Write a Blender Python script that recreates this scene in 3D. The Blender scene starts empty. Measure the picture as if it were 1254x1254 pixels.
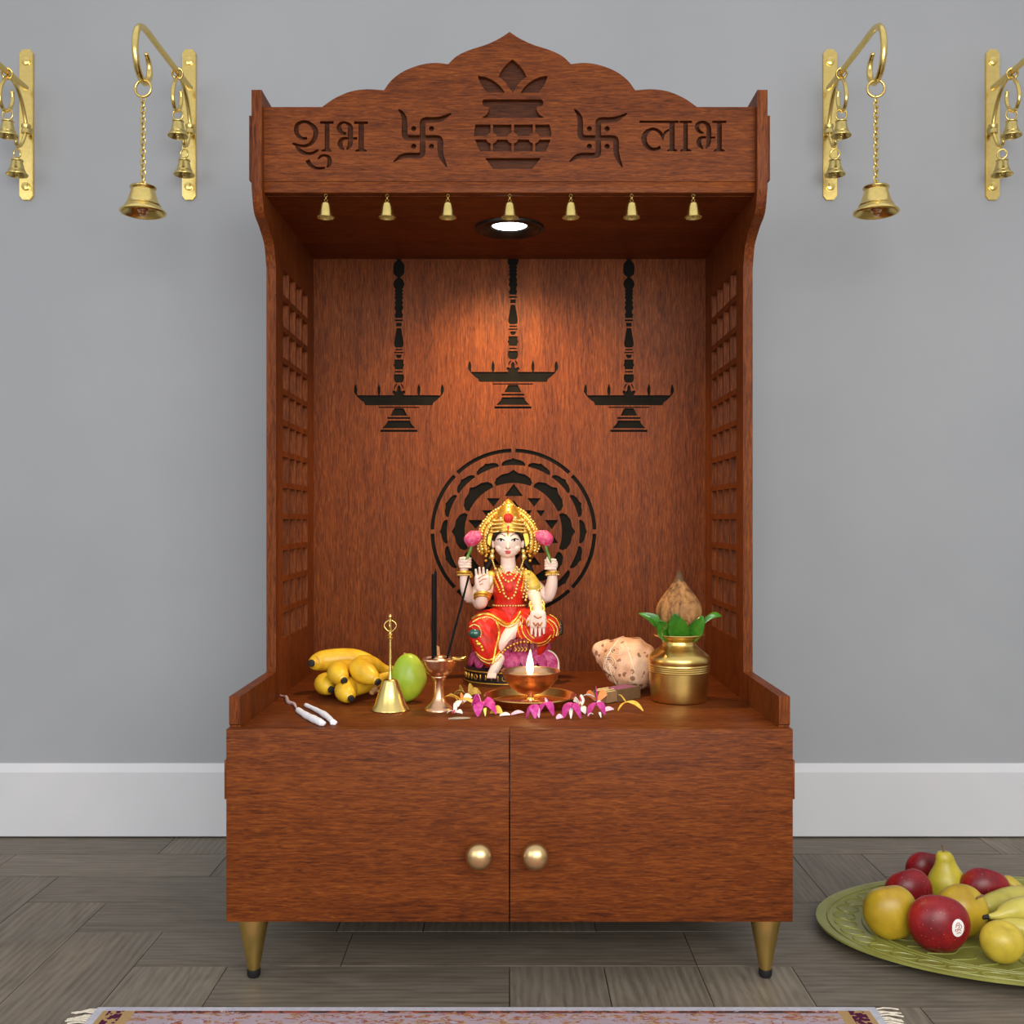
import bpy, bmesh, math, random
from mathutils import Vector, Matrix, noise as mnoise
random.seed(7)
C = bpy.context.scene.collection
PI = math.pi
V = Vector

# ------------------------------------------------------------------ camera frame of the place
F = 1250.0            # focal length in pixels of a 1254 px frame
CX, CY = 624.0, 637.0 # where the view axis meets the frame
H = 0.743             # camera height
SHELF = 0.4095        # height of the shrine's shelf

def at(px, py, Y):
    "point at depth Y that lies on the sight line of a pixel"
    return V(((px - CX) * Y / F, Y, H - (py - CY) * Y / F))

def mm(px, Y):
    return px * Y / F

# ------------------------------------------------------------------ object helpers
ORG = {}
def setp(o, label=None, cat=None, group=None, kind=None):
    if label: o['label'] = label
    if cat: o['category'] = cat
    if group: o['group'] = group
    if kind: o['kind'] = kind
    return o

def thing(name, label, cat, loc, group=None):
    o = bpy.data.objects.new(name, None)
    o.empty_display_size = 0.02
    C.objects.link(o)
    o.location = V(loc)
    ORG[o.name] = V(loc)
    return setp(o, label, cat, group)

def to_mesh(name, bm, mats, smooth=40.0):
    bmesh.ops.recalc_face_normals(bm, faces=bm.faces[:])
    me = bpy.data.meshes.new(name)
    bm.to_mesh(me); bm.free()
    for m in (mats if isinstance(mats, (list, tuple)) else [mats]):
        me.materials.append(m)
    if smooth:
        me.polygons.foreach_set('use_smooth', [True] * len(me.polygons))
        if smooth < 179: me.set_sharp_from_angle(angle=math.radians(smooth))
    me.update()
    return me

def link_mesh(name, me, parent=None, loc=None):
    o = bpy.data.objects.new(name, me)
    C.objects.link(o)
    if parent is not None:
        org = ORG[parent.name]
        me.transform(Matrix.Translation(-org))
        o.parent = parent
        ORG[o.name] = org
    else:
        if loc is None:
            xs = [v.co for v in me.vertices]
            lo = V((min(c.x for c in xs), min(c.y for c in xs), min(c.z for c in xs)))
            hi = V((max(c.x for c in xs), max(c.y for c in xs), max(c.z for c in xs)))
            loc = V(((lo.x + hi.x) / 2, (lo.y + hi.y) / 2, lo.z))
        loc = V(loc)
        me.transform(Matrix.Translation(-loc))
        o.location = loc
        ORG[o.name] = loc
    return o

def part(name, bm, mats, parent, smooth=40.0, label=None):
    o = link_mesh(name, to_mesh(name, bm, mats, smooth), parent)
    if label: o['label'] = label
    return o

def single(name, bm, mats, label, cat, group=None, kind=None, smooth=40.0, loc=None):
    o = link_mesh(name, to_mesh(name, bm, mats, smooth), None, loc)
    return setp(o, label, cat, group, kind)

def copy_tree(root, loc, label=None):
    r = root.copy(); C.objects.link(r); r.location = V(loc)
    if label: r['label'] = label
    for ch in list(root.children):
        c = ch.copy(); C.objects.link(c); c.parent = r
        for g in list(ch.children):
            d = g.copy(); C.objects.link(d); d.parent = c
    return r

def BM(): return bmesh.new()

def box(bm, x0, x1, y0, y1, z0, z1, bev=0.0, mi=0):
    t = bmesh.new()
    bmesh.ops.create_cube(t, size=1.0)
    for v in t.verts:
        v.co = V((x0 + (v.co.x + .5) * (x1 - x0), y0 + (v.co.y + .5) * (y1 - y0), z0 + (v.co.z + .5) * (z1 - z0)))
    if bev > 0:
        bmesh.ops.bevel(t, geom=t.edges[:] , offset=bev, segments=2, affect='EDGES', profile=0.5)
    merge(bm, t, mi)

def merge(bm, t, mi=None, M=None):
    if M is not None: bmesh.ops.transform(t, matrix=M, verts=t.verts[:])
    vm = {}
    for v in t.verts: vm[v] = bm.verts.new(v.co)
    for f in t.faces:
        try:
            g = bm.faces.new([vm[v] for v in f.verts]); g.material_index = f.material_index if mi is None else mi
        except ValueError: pass
    t.free()

def prism_xz(bm, poly, y0, y1, mi=0):
    "closed prism of a polygon given in (x, z), between two depths"
    a = [bm.verts.new((x, y0, z)) for x, z in poly]
    b = [bm.verts.new((x, y1, z)) for x, z in poly]
    n = len(poly)
    fs = [bm.faces.new(a), bm.faces.new(b[::-1])]
    for i in range(n):
        fs.append(bm.faces.new((a[(i + 1) % n], a[i], b[i], b[(i + 1) % n])))
    for f in fs: f.material_index = mi
    return fs

def prism_yz(bm, poly, x0, x1):
    a = [bm.verts.new((x0, y, z)) for y, z in poly]
    b = [bm.verts.new((x1, y, z)) for y, z in poly]
    n = len(poly)
    bm.faces.new(a); bm.faces.new(b[::-1])
    for i in range(n):
        bm.faces.new((a[(i + 1) % n], a[i], b[i], b[(i + 1) % n]))

def frame_of(d):
    d = d.normalized()
    u = V((0, 0, 1)) if abs(d.z) < .9 else V((1, 0, 0))
    s = d.cross(u).normalized()
    return s, s.cross(d).normalized()

def lathe(bm, prof, c, seg=32, axis=V((0, 0, 1)), sx=1.0, sy=1.0, mi=0, bump=None):
    "profile of (radius, height) turned about an axis through c; ends closed on the axis when radius is 0"
    c = V(c); axis = axis.normalized()
    if abs(axis.z) > .999: s, u = V((1, 0, 0)), V((0, 1, 0))
    else: s, u = frame_of(axis)
    rings = []
    for r, h in prof:
        if r <= 1e-7:
            rings.append([bm.verts.new(c + axis * h)])
        else:
            ring = []
            for k in range(seg):
                a = 2 * PI * k / seg
                rr = r if bump is None else r * bump(a, h)
                ring.append(bm.verts.new(c + axis * h + s * (rr * sx * math.cos(a)) + u * (rr * sy * math.sin(a))))
            rings.append(ring)
    for A, B in zip(rings, rings[1:]):
        if len(A) == 1 and len(B) == 1: continue
        for k in range(seg):
            k2 = (k + 1) % seg
            if len(A) == 1: f = bm.faces.new((A[0], B[k], B[k2]))
            elif len(B) == 1: f = bm.faces.new((A[k], A[k2], B[0]))
            else: f = bm.faces.new((A[k], A[k2], B[k2], B[k]))
            f.material_index = mi
    for R_ in (rings[0], rings[-1]):
        if len(R_) > 1 and rings[0] is not rings[-1]:
            try: bm.faces.new(R_).material_index = mi
            except ValueError: pass

def smooth_pts(pts, n=6, closed=False):
    "Catmull-Rom through tuples of any length"
    P = [tuple(p) for p in pts]; out = []; m = len(P)
    rng = m if closed else m - 1
    for i in range(rng):
        p0 = P[(i - 1) % m] if (closed or i > 0) else tuple(2 * a - b for a, b in zip(P[0], P[1]))
        p1 = P[i]; p2 = P[(i + 1) % m]
        p3 = P[(i + 2) % m] if (closed or i + 2 < m) else tuple(2 * a - b for a, b in zip(P[-1], P[-2]))
        for k in range(n):
            t = k / n
            out.append(tuple(.5 * (2 * b + (c - a) * t + (2 * a - 5 * b + 4 * c - d) * t * t + (3 * b - a - 3 * c + d) * t ** 3)
                             for a, b, c, d in zip(p0, p1, p2, p3)))
    if not closed: out.append(P[-1])
    return out

def tube(bm, pts, rad, seg=10, closed=False, mi=0, cap=True, flat=1.0):
    "swept tube; rad is a number or one per point; ends rounded by a cap vertex"
    P = [V(p) for p in pts]; n = len(P)
    R_ = rad if isinstance(rad, (list, tuple)) else [rad] * n
    T = []
    for i in range(n):
        a = P[(i - 1) % n] if (closed or i) else P[0]
        b = P[(i + 1) % n] if (closed or i < n - 1) else P[-1]
        d = (b - a)
        T.append(d.normalized() if d.length > 1e-9 else V((0, 0, 1)))
    s, u = frame_of(T[0])
    rings = []
    for i in range(n):
        s = (s - T[i] * s.dot(T[i]))
        s = s.normalized() if s.length > 1e-6 else frame_of(T[i])[0]
        u = s.cross(T[i])
        rings.append([bm.verts.new(P[i] + (s * math.cos(2 * PI * k / seg) + u * (flat * math.sin(2 * PI * k / seg))) * R_[i]) for k in range(seg)])
    m = n if closed else n - 1
    for i in range(m):
        A, B = rings[i], rings[(i + 1) % n]
        for k in range(seg):
            bm.faces.new((A[k], A[(k + 1) % seg], B[(k + 1) % seg], B[k])).material_index = mi
    if not closed and cap:
        for ring, p, t, r in ((rings[0], P[0], -T[0], R_[0]), (rings[-1], P[-1], T[-1], R_[-1])):
            mid = [bm.verts.new(p + t * r * .6 + (v.co - p) * .75) for v in ring]
            tip = bm.verts.new(p + t * r * .95)
            for k in range(seg):
                bm.faces.new((ring[k], ring[(k + 1) % seg], mid[(k + 1) % seg], mid[k])).material_index = mi
                bm.faces.new((mid[k], mid[(k + 1) % seg], tip)).material_index = mi

def ball(bm, c, r, sub=2, sx=1, sy=1, sz=1, mi=0, rot=None):
    t = bmesh.new()
    bmesh.ops.create_icosphere(t, subdivisions=sub, radius=1.0)
    M = Matrix.Diagonal((r * sx, r * sy, r * sz, 1))
    if rot is not None: M = rot.to_4x4() @ M
    merge(bm, t, mi, Matrix.Translation(V(c)) @ M)

def torus(bm, c, R_, r, axis=V((0, 1, 0)), seg=20, tseg=8, a0=0, a1=2 * PI, mi=0, sx=1.0, sz=1.0):
    s, u = frame_of(axis)
    full = abs(a1 - a0 - 2 * PI) < 1e-6
    n = seg if full else seg + 1
    pts = [V(c) + s * (R_ * sx * math.cos(a0 + (a1 - a0) * k / seg)) + u * (R_ * sz * math.sin(a0 + (a1 - a0) * k / seg)) for k in range(n)]
    tube(bm, pts, r, tseg, closed=full, mi=mi)

def sheet(bm, fn, nu, nv, th, mi=0):
    "thick curved sheet: fn(u, v) with u, v in 0..1 gives a point"
    g = [[V(fn(i / nu, j / nv)) for j in range(nv + 1)] for i in range(nu + 1)]
    top, bot = [], []
    for i in range(nu + 1):
        rt, rb = [], []
        for j in range(nv + 1):
            du = g[min(i + 1, nu)][j] - g[max(i - 1, 0)][j]
            dv = g[i][min(j + 1, nv)] - g[i][max(j - 1, 0)]
            n = du.cross(dv); n = n.normalized() if n.length > 1e-12 else V((0, 0, 1))
            rt.append(bm.verts.new(g[i][j] + n * th / 2)); rb.append(bm.verts.new(g[i][j] - n * th / 2))
        top.append(rt); bot.append(rb)
    fs = []
    for i in range(nu):
        for j in range(nv):
            fs.append(bm.faces.new((top[i][j], top[i + 1][j], top[i + 1][j + 1], top[i][j + 1])))
            fs.append(bm.faces.new((bot[i][j], bot[i][j + 1], bot[i + 1][j + 1], bot[i + 1][j])))
    for i in range(nu):
        for j in (0, nv):
            fs.append(bm.faces.new((top[i][j], bot[i][j], bot[i + 1][j], top[i + 1][j])))
    for j in range(nv):
        for i in (0, nu):
            fs.append(bm.faces.new((top[i][j], top[i][j + 1], bot[i][j + 1], bot[i][j])))
    for f in fs: f.material_index = mi

def evaluated(o):
    dg = bpy.context.evaluated_depsgraph_get(); dg.update()
    return bpy.data.meshes.new_from_object(o.evaluated_get(dg))

def cut(bm_solid, bm_cutter):
    "exact boolean difference of two bmeshes, as a bmesh"
    ma = bpy.data.meshes.new('solid'); bmesh.ops.recalc_face_normals(bm_solid, faces=bm_solid.faces[:]); bm_solid.to_mesh(ma); bm_solid.free()
    mb = bpy.data.meshes.new('cutter'); bmesh.ops.recalc_face_normals(bm_cutter, faces=bm_cutter.faces[:]); bm_cutter.to_mesh(mb); bm_cutter.free()
    a = bpy.data.objects.new('solid', ma); b = bpy.data.objects.new('cutter', mb)
    C.objects.link(a); C.objects.link(b)
    md = a.modifiers.new('cut', 'BOOLEAN'); md.object = b; md.operation = 'DIFFERENCE'; md.solver = 'EXACT'; md.use_self = True
    me = evaluated(a)
    out = bmesh.new(); out.from_mesh(me)
    bpy.data.objects.remove(a); bpy.data.objects.remove(b)
    for m in (ma, mb, me): bpy.data.meshes.remove(m)
    return out

def fuse(bm, voxel, smooth=0, repeat=4):
    "one continuous skin over overlapping closed shapes"
    bmesh.ops.recalc_face_normals(bm, faces=bm.faces[:])
    ma = bpy.data.meshes.new('raw'); bm.to_mesh(ma); bm.free()
    a = bpy.data.objects.new('raw', ma); C.objects.link(a)
    md = a.modifiers.new('fuse', 'REMESH'); md.mode = 'VOXEL'; md.voxel_size = voxel
    if smooth:
        ms = a.modifiers.new('sm', 'SMOOTH'); ms.factor = smooth; ms.iterations = repeat
    me = evaluated(a)
    out = bmesh.new(); out.from_mesh(me)
    bpy.data.objects.remove(a); bpy.data.meshes.remove(ma); bpy.data.meshes.remove(me)
    return out

# ------------------------------------------------------------------ materials
def lin(c):
    return tuple(((x / 255) / 12.92 if x / 255 <= .04045 else ((x / 255 + .055) / 1.055) ** 2.4) for x in c)

class NT:
    def __init__(s, name):
        s.m = bpy.data.materials.new(name); s.m.use_nodes = True
        s.t = s.m.node_tree; s.n = s.t.nodes; s.l = s.t.links
        s.b = s.n['Principled BSDF']
    def add(s, ty, **kw):
        n = s.n.new(ty)
        for k, v in kw.items():
            if k in n.inputs.keys(): n.inputs[k].default_value = v
            else: setattr(n, k, v)
        return n
    def link(s, a, b): s.l.new(a, b)
    def coord(s, scale=(1, 1, 1), out='Object', rot=(0, 0, 0)):
        tc = s.add('ShaderNodeTexCoord'); mp = s.add('ShaderNodeMapping')
        mp.inputs['Scale'].default_value = scale; mp.inputs['Rotation'].default_value = rot
        s.link(tc.outputs[out], mp.inputs['Vector']); return mp.outputs['Vector']
    def noise(s, vec, scale, detail=4, rough=.55, dist=0):
        n = s.add('ShaderNodeTexNoise'); s.link(vec, n.inputs['Vector'])
        n.inputs['Scale'].default_value = scale; n.inputs['Detail'].default_value = detail
        n.inputs['Roughness'].default_value = rough; n.inputs['Distortion'].default_value = dist
        return n.outputs['Fac']
    def ramp(s, fac, stops, interp='LINEAR'):
        r = s.add('ShaderNodeValToRGB'); r.color_ramp.interpolation = interp
        while len(r.color_ramp.elements) < len(stops): r.color_ramp.elements.new(.5)
        for e, (p, c) in zip(r.color_ramp.elements, stops):
            e.position = p; e.color = (*c, 1)
        s.link(fac, r.inputs['Fac']); return r.outputs['Color']
    def mix(s, fac, a, b, mode='MIX'):
        m = s.add('ShaderNodeMix', data_type='RGBA', blend_type=mode)
        for val, sock in ((fac, m.inputs[0]), (a, m.inputs[6]), (b, m.inputs[7])):
            if isinstance(val, (int, float)): sock.default_value = val
            elif isinstance(val, tuple): sock.default_value = (*val, 1)
            else: s.link(val, sock)
        return m.outputs[2]
    def math(s, op, a, b=0.0):
        m = s.add('ShaderNodeMath', operation=op)
        for v, k in ((a, 0), (b, 1)):
            if isinstance(v, (int, float)): m.inputs[k].default_value = v
            else: s.link(v, m.inputs[k])
        return m.outputs[0]
    def bump(s, height, strength=.2, dist=.001):
        b = s.add('ShaderNodeBump'); b.inputs['Strength'].default_value = strength; b.inputs['Distance'].default_value = dist
        s.link(height, b.inputs['Height']); s.link(b.outputs['Normal'], s.b.inputs['Normal'])
    def col(s, c):
        if isinstance(c, tuple): s.b.inputs['Base Color'].default_value = (*c, 1)
        else: s.link(c, s.b.inputs['Base Color'])
    def set(s, rough=.5, metal=0.0, spec=None, coat=0, sss=0, sssr=(1, .3, .2), ssss=.01):
        s.b.inputs['Roughness'].default_value = rough; s.b.inputs['Metallic'].default_value = metal
        if spec is not None: s.b.inputs['Specular IOR Level'].default_value = spec
        if coat: s.b.inputs['Coat Weight'].default_value = coat; s.b.inputs['Coat Roughness'].default_value = .15
        if sss:
            s.b.inputs['Subsurface Weight'].default_value = sss; s.b.inputs['Subsurface Radius'].default_value = sssr
            s.b.inputs['Subsurface Scale'].default_value = ssss
        return s.m

def plain(name, c, rough=.5, metal=0.0, var=.12, scale=60, spec=None, coat=0, bump=0, sss=0):
    "single colour with a gentle procedural mottling"
    t = NT(name); v = t.coord()
    n = t.noise(v, scale, 3)
    lo = tuple(x * (1 - var) for x in c); hi = tuple(min(1, x * (1 + var)) for x in c)
    t.col(t.ramp(n, [(.3, lo), (.7, hi)]))
    if bump: t.bump(n, bump, .001)
    return t.set(rough, metal, spec, coat, sss)

def wood(name, axis, lo, mid, hi, rough=.45):
    t = NT(name)
    st = {'x': (32, 330, 330), 'y': (330, 32, 330), 'z': (330, 330, 32)}[axis]
    s2 = {'x': (1.2, 26, 26), 'y': (26, 1.2, 26), 'z': (26, 26, 1.2)}[axis]
    s3 = {'x': (40, 420, 420), 'y': (420, 40, 420), 'z': (420, 420, 40)}[axis]
    a = t.noise(t.coord(st), 1.0, 5, .65, .9)
    b = t.noise(t.coord(s2), 1.0, 3, .5, .8)
    c = t.noise(t.coord(s3), 1.0, 3, .6, .5)
    f = t.math('ADD', t.math('MULTIPLY', a, .72), t.math('ADD', t.math('MULTIPLY', b, .22), t.math('MULTIPLY', c, .20)))
    t.col(t.ramp(f, [(.40, lo), (.56, mid), (.74, hi)]))
    t.bump(a, .10, .0006)
    return t.set(rough, 0, .10)

W_LO, W_MID, W_HI = (.046, .0118, .0050), (.126, .0300, .0072), (.232, .062, .0115)
M = {}
M['woodx'] = wood('walnut_grain_across', 'x', W_LO, W_MID, W_HI)
M['woody'] = wood('walnut_grain_deep', 'y', W_LO, W_MID, W_HI)
M['woodz'] = wood('walnut_grain_upright', 'z', W_LO, W_MID, W_HI)
M['carved'] = wood('darker_pocket_wood', 'x', (.022, .0075, .004), (.058, .0165, .006), (.10, .029, .0095))  # darker wood colour for the floors of the crest's carved pockets
M['void'] = plain('blackened_board', (.0075, .007, .0055), .85, 0, .2, 30, spec=.08)
M['brass'] = plain('polished_brass', (.84, .64, .22), .26, 1.0, .06, 90)
M['brassdk'] = plain('aged_brass', (.70, .55, .20), .30, 1.0, .12, 120)
M['gold'] = plain('satin_gold', (.74, .52, .16), .30, 1.0, .06, 50)
M['knob'] = plain('brushed_gold_knob', (.66, .46, .22), .33, 1.0, .05, 50)
M['bronze'] = plain('copper_bronze', (.76, .45, .27), .30, 1.0, .06, 50)
M['rubber'] = plain('black_rubber', (.008, .008, .009), .5)
M['blackmetal'] = plain('black_lamp_ring', (.018, .016, .013), .32, .4)
def emis(name, c, s):
    t = NT(name); t.col(c); t.b.inputs['Emission Color'].default_value = (*c, 1); t.b.inputs['Emission Strength'].default_value = s
    return t.set(.5)
M['lamp'] = emis('lit_lamp_lens', (1, .93, .82), 9)
M['flame'] = emis('candle_flame', (1.0, .86, .42), 3.2)

# ------------------------------------------------------------------ the setting
YW = F * H / 389.0 + .014      # wall plane
t = NT('grey_wall_paint'); n = t.noise(t.coord((1, 1, 1)), 2.2, 5, .6); n2 = t.noise(t.coord((1, 1, 1)), 260, 2)
t.col(t.ramp(n, [(.3, (.318, .328, .345)), (.7, (.345, .354, .370))])); t.bump(n2, .08, .0008); M['wall'] = t.set(.75, 0, .25)
M['base'] = plain('white_skirting_paint', (.60, .60, .62), .4, 0, .02, 5)
bm = BM(); box(bm, -4, 4, YW, YW + .1, -.05, 3.2)
o = single('wall_back', bm, M['wall'], 'plain matt grey wall behind the wooden shrine', 'wall', kind='structure', smooth=0)
bm = BM()
zt = H - (936 - CY) * (YW - .014) / F; zb = H - (946 - CY) * (YW - .016) / F
prof = [(YW, 0.004), (YW - .016, 0.004), (YW - .016, zb), (YW - .014, zb + .003), (YW - .004, zt), (YW, zt)]
prism_yz(bm, prof, -4, 4)
o = single('baseboard_back', bm, M['base'], 'tall white baseboard along the foot of the grey wall', 'baseboard', kind='structure', smooth=0)

# herringbone plank floor
t = NT('grey_oak_planks')
at_ = t.add('ShaderNodeAttribute', attribute_name='plank'); uv = t.add('ShaderNodeUVMap', uv_map='grain')
mp = t.add('ShaderNodeMapping'); mp.inputs['Scale'].default_value = (3.2, 17, 1); t.link(uv.outputs['UV'], mp.inputs['Vector'])
mp2 = t.add('ShaderNodeMapping'); mp2.inputs['Scale'].default_value = (10, 130, 1); t.link(uv.outputs['UV'], mp2.inputs['Vector'])
a = t.noise(mp.outputs['Vector'], 1, 6, .6, 3.2); b = t.noise(mp2.outputs['Vector'], 1, 4, .6, 1.2)
mp3 = t.add('ShaderNodeMapping'); mp3.inputs['Scale'].default_value = (1.6, 9, 1); t.link(uv.outputs['UV'], mp3.inputs['Vector'])
wv = t.add('ShaderNodeTexWave', wave_type='BANDS', bands_direction='Y'); t.link(mp3.outputs['Vector'], wv.inputs['Vector'])
wv.inputs['Scale'].default_value = 2.4; wv.inputs['Distortion'].default_value = 9; wv.inputs['Detail'].default_value = 3; wv.inputs['Detail Scale'].default_value = .7
f = t.math('ADD', t.math('ADD', t.math('MULTIPLY', a, .5), t.math('MULTIPLY', b, .38)), t.math('MULTIPLY', wv.outputs['Fac'], .12))
base = t.ramp(f, [(.28, (.090, .072, .052)), (.50, (.160, .134, .102)), (.72, (.222, .190, .150))])
tone = t.ramp(at_.outputs['Fac'], [(0, (.82, .81, .80)), (1, (1.12, 1.10, 1.07))])
t.col(t.mix(1.0, base, tone, 'MULTIPLY')); t.bump(f, .22, .0012); M['floor'] = t.set(.5, 0, .35)
M['gap'] = plain('dark_plank_gap', (.02, .016, .012), .8)
bm = BM()
pl = bm.faces.layers.float.new('plank'); uvl = bm.loops.layers.uv.new('grain')
wx = .1565; y0r = F * H / 546.0; wy = .1425
def plank(x0, x1, ya, yb, along_x):
    t = bmesh.new(); bmesh.ops.create_cube(t, size=1)
    g = .0008
    for v in t.verts:
        v.co = V((x0 + g + (v.co.x + .5) * (x1 - x0 - 2 * g), ya + .0019 + (v.co.y + .5) * (yb - ya - .0038), -.012 + (v.co.z + .5) * .012))
    vm = {v: bm.verts.new(v.co) for v in t.verts}
    r = random.random(); ou, ov = random.random() * 50, random.random() * 50
    for f in t.faces:
        g_ = bm.faces.new([vm[v] for v in f.verts]); g_[pl] = r
        for lp in g_.loops:
            c = lp.vert.co
            lp[uvl].uv = (c.x + ou, c.y + ov) if along_x else (c.y + ou, c.x + ov)
    t.free()
# row j counts towards the camera, row 0 spans from y0r to y0r - wy
for j in range(-6, 12):
    yb = y0r - j * wy; ya = yb - wy
    if ya < .05: continue
    for k in range(-5, 6):
        xs = (j + (-3) + 6 * k)
        if j == -1 and xs == -4:
            plank(-4 * wx, -1.8 * wx, ya, yb, True); plank(-1.8 * wx, 2 * wx, ya, yb, True); continue
        if abs(xs * wx) < 3.6: plank(xs * wx, (xs + 3) * wx, ya, min(yb, YW), True) if yb - wy < YW - .005 else None
for c in range(-20, 21):
    # column c holds upright planks over rows [c-5, c-3] + 6k (columns counted from the row-0 start at -3)
    for k in range(-6, 7):
        j0 = c + 3 - 5 + 6 * k; j1 = j0 + 2
        yb = y0r - j0 * wy; ya = y0r - (j1 + 1) * wy
        yb = min(yb, YW)
        if ya > YW - .01 or yb < .1: continue
        rows = [j for j in range(j0, j1 + 1) if not (j == -1 and -1 <= c <= 1)]
        runs = []
        for j in rows:
            if runs and runs[-1][1] == j - 1: runs[-1][1] = j
            else: runs.append([j, j])
        for r0, r1 in runs:
            plank(c * wx, (c + 1) * wx, max(y0r - (r1 + 1) * wy, .02), min(y0r - r0 * wy, YW), False)
nf = len(bm.faces)
box(bm, -4, 4, -.5, YW + .05, -.03, -.011, 0, 1)
o = single('floor', bm, [M['floor'], M['gap']], 'grey brown wood plank floor laid in a herringbone', 'floor', kind='structure', smooth=0, loc=(0, 0, 0))

# ------------------------------------------------------------------ the shrine
XI = .4333; XO = .4511                      # inner and outer faces of the side panels
YD = F * .0013                              # front of the doors
YL = F * XI / 330; YM = F * XI / 286; YB = F * XI / 240; YT = F * XO / 316; YF = F * XI / 300.5
ZC = H + 400 * YF / F                       # underside of the canopy ceiling
shrine = thing('wooden_shrine', 'tall brown wooden home shrine with carved crest, two doors and gold legs against grey wall', 'shrine', (0, 1.95, 0))

def zpx(py, Y): return H - (py - CY) * Y / F
# side panels with a pierced lattice
ZS = zpx(853, YL)
def side_outline():
    pts = [(YT, zpx(110, YT)), (YT, zpx(230, YT))]
    for half, py in ((313, 260), (307, 277), (301, 297), (299, 313)):
        Y = F * XO / half; pts.append((Y, zpx(py, Y)))
    s = smooth_pts(pts[1:], 5)
    out = [pts[0]] + s
    out += [(YM, zpx(330, YM)), (YM, zpx(823, YM)), (YL, ZS), (YL, .415), (YD + .020, .413), (YD + .020, .107), (YB + .05, .107), (YB + .05, zpx(110, YT))]
    return out
yl0 = F * XI / 277.5; yl1 = F * XI / 247.5; zl0 = zpx(329, yl0); zl1 = zpx(782, yl0)
pz = (zl0 - zl1 + .011) / 12; py_ = (yl1 - yl0 + .010) / 4
for sgn in (-1, 1):
    bm = BM(); prism_yz(bm, side_outline(), sgn * XI, sgn * XO)
    cb = BM()
    for r in range(12):
        for c in range(4):
            box(cb, sgn * (XI - .02) if sgn > 0 else -XO - .02, XO + .02 if sgn > 0 else -XI + .02,
                yl0 + c * py_, yl0 + c * py_ + py_ - .010, zl0 - r * pz - (pz - .011), zl0 - r * pz)
    bm = cut(bm, cb)
    part('side_panel', bm, M['woodz'], shrine, 30)
    # outer cleats
    bm = BM(); xo = sgn * XO
    box(bm, min(xo, xo + sgn * .0075), max(xo, xo + sgn * .0075), YT + .012, YT + .09, zpx(218, YT), zpx(138, YT), .001)
    part('side_cleat', bm, M['woodz'], shrine, 30)
    bm = BM()
    box(bm, min(xo, xo + sgn * .0045), max(xo, xo + sgn * .0045), YD + .005, YD + .05, zpx(980, YD), zpx(932, YD), .001)
    part('side_cleat', bm, M['woodz'], shrine, 30)

# ---- carved crest
def X2(px): return (px - 624.3) * YF / F
def crest_pt(px, py): return (X2(px), zpx(py, YF))
half = [(394.7, 131)]
half += smooth_pts([(394.7, 131), (410, 120.5), (430, 112), (450, 109.3), (470.5, 110.5)], 5)[1:]
half += smooth_pts([(470.5, 110.5), (480, 98), (495, 87), (515, 79.5), (533, 77), (549, 78.5)], 5)[1:]
half += smooth_pts([(549, 78.5), (560, 68.5), (576, 61), (596, 54.5), (612, 47), (624.3, 39)], 5)[1:]
outl = [(X2(324), zpx(222, YF)), (X2(324), zpx(131, YF))]
outl[0] = (-XI, zpx(222, YF)); outl[1] = (-XI, zpx(131, YF))
outl += [crest_pt(x, y) for x, y in half]
outl += [crest_pt(1248.6 - x, y) for x, y in half[-2::-1]]
outl += [(XI, zpx(131, YF)), (XI, zpx(222, YF))]
bm = BM(); prism_xz(bm, outl, YF, YF + .018)
cb = BM()
CUT0, CUT1 = YF - .01, YF + .0115
def stroke(cb, pts, f, n=5):
    "ribbon of changing width through zoom points (x, y, w)"
    s = smooth_pts(pts, n)
    L, R_ = [], []
    for i, (x, y, w) in enumerate(s):
        a = s[max(i - 1, 0)]; b = s[min(i + 1, len(s) - 1)]
        dx, dy = b[0] - a[0], b[1] - a[1]; d = math.hypot(dx, dy) or 1
        nx, ny = -dy / d, dx / d
        L.append(f(x + nx * w / 2, y + ny * w / 2)); R_.append(f(x - nx * w / 2, y - ny * w / 2))
    quad_strip(cb, L, R_)
def quad_strip(cb, L, R_, y0=None, y1=None):
    y0 = CUT0 if y0 is None else y0; y1 = CUT1 if y1 is None else y1
    n = len(L)
    A = [(cb.verts.new((x, y0, z)), cb.verts.new((x, y1, z))) for x, z in L]
    B = [(cb.verts.new((x, y0, z)), cb.verts.new((x, y1, z))) for x, z in R_]
    for i in range(n - 1):
        cb.faces.new((A[i][0], A[i + 1][0], B[i + 1][0], B[i][0])); cb.faces.new((A[i][1], B[i][1], B[i + 1][1], A[i + 1][1]))
        cb.faces.new((A[i][0], A[i][1], A[i + 1][1], A[i + 1][0])); cb.faces.new((B[i][0], B[i + 1][0], B[i + 1][1], B[i][1]))
    cb.faces.new((A[0][0], B[0][0], B[0][1], A[0][1])); cb.faces.new((A[-1][0], A[-1][1], B[-1][1], B[-1][0]))
def poly(cb, pts, f): prism_xz(cb, [f(x, y) for x, y in pts], CUT0, CUT1)
def rect(cb, x0, x1, y0, y1, f): poly(cb, [(x0, y0), (x1, y0), (x1, y1), (x0, y1)], f)
def zoomf(ox, oy, k): return lambda x, y: crest_pt(ox + x / k, oy + y / k)
f = zoomf(350, 130, 11.4)
stroke(cb, [(300, 446, 42), (235, 450, 44), (172, 402, 58), (148, 332, 64), (165, 262, 60), (220, 222, 44), (285, 218, 42), (350, 250, 52), (408, 312, 70), (422, 380, 72), (400, 460, 66), (350, 522, 56), (280, 553, 46), (200, 550, 40), (130, 530, 34), (92, 520, 22)], f)
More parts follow.
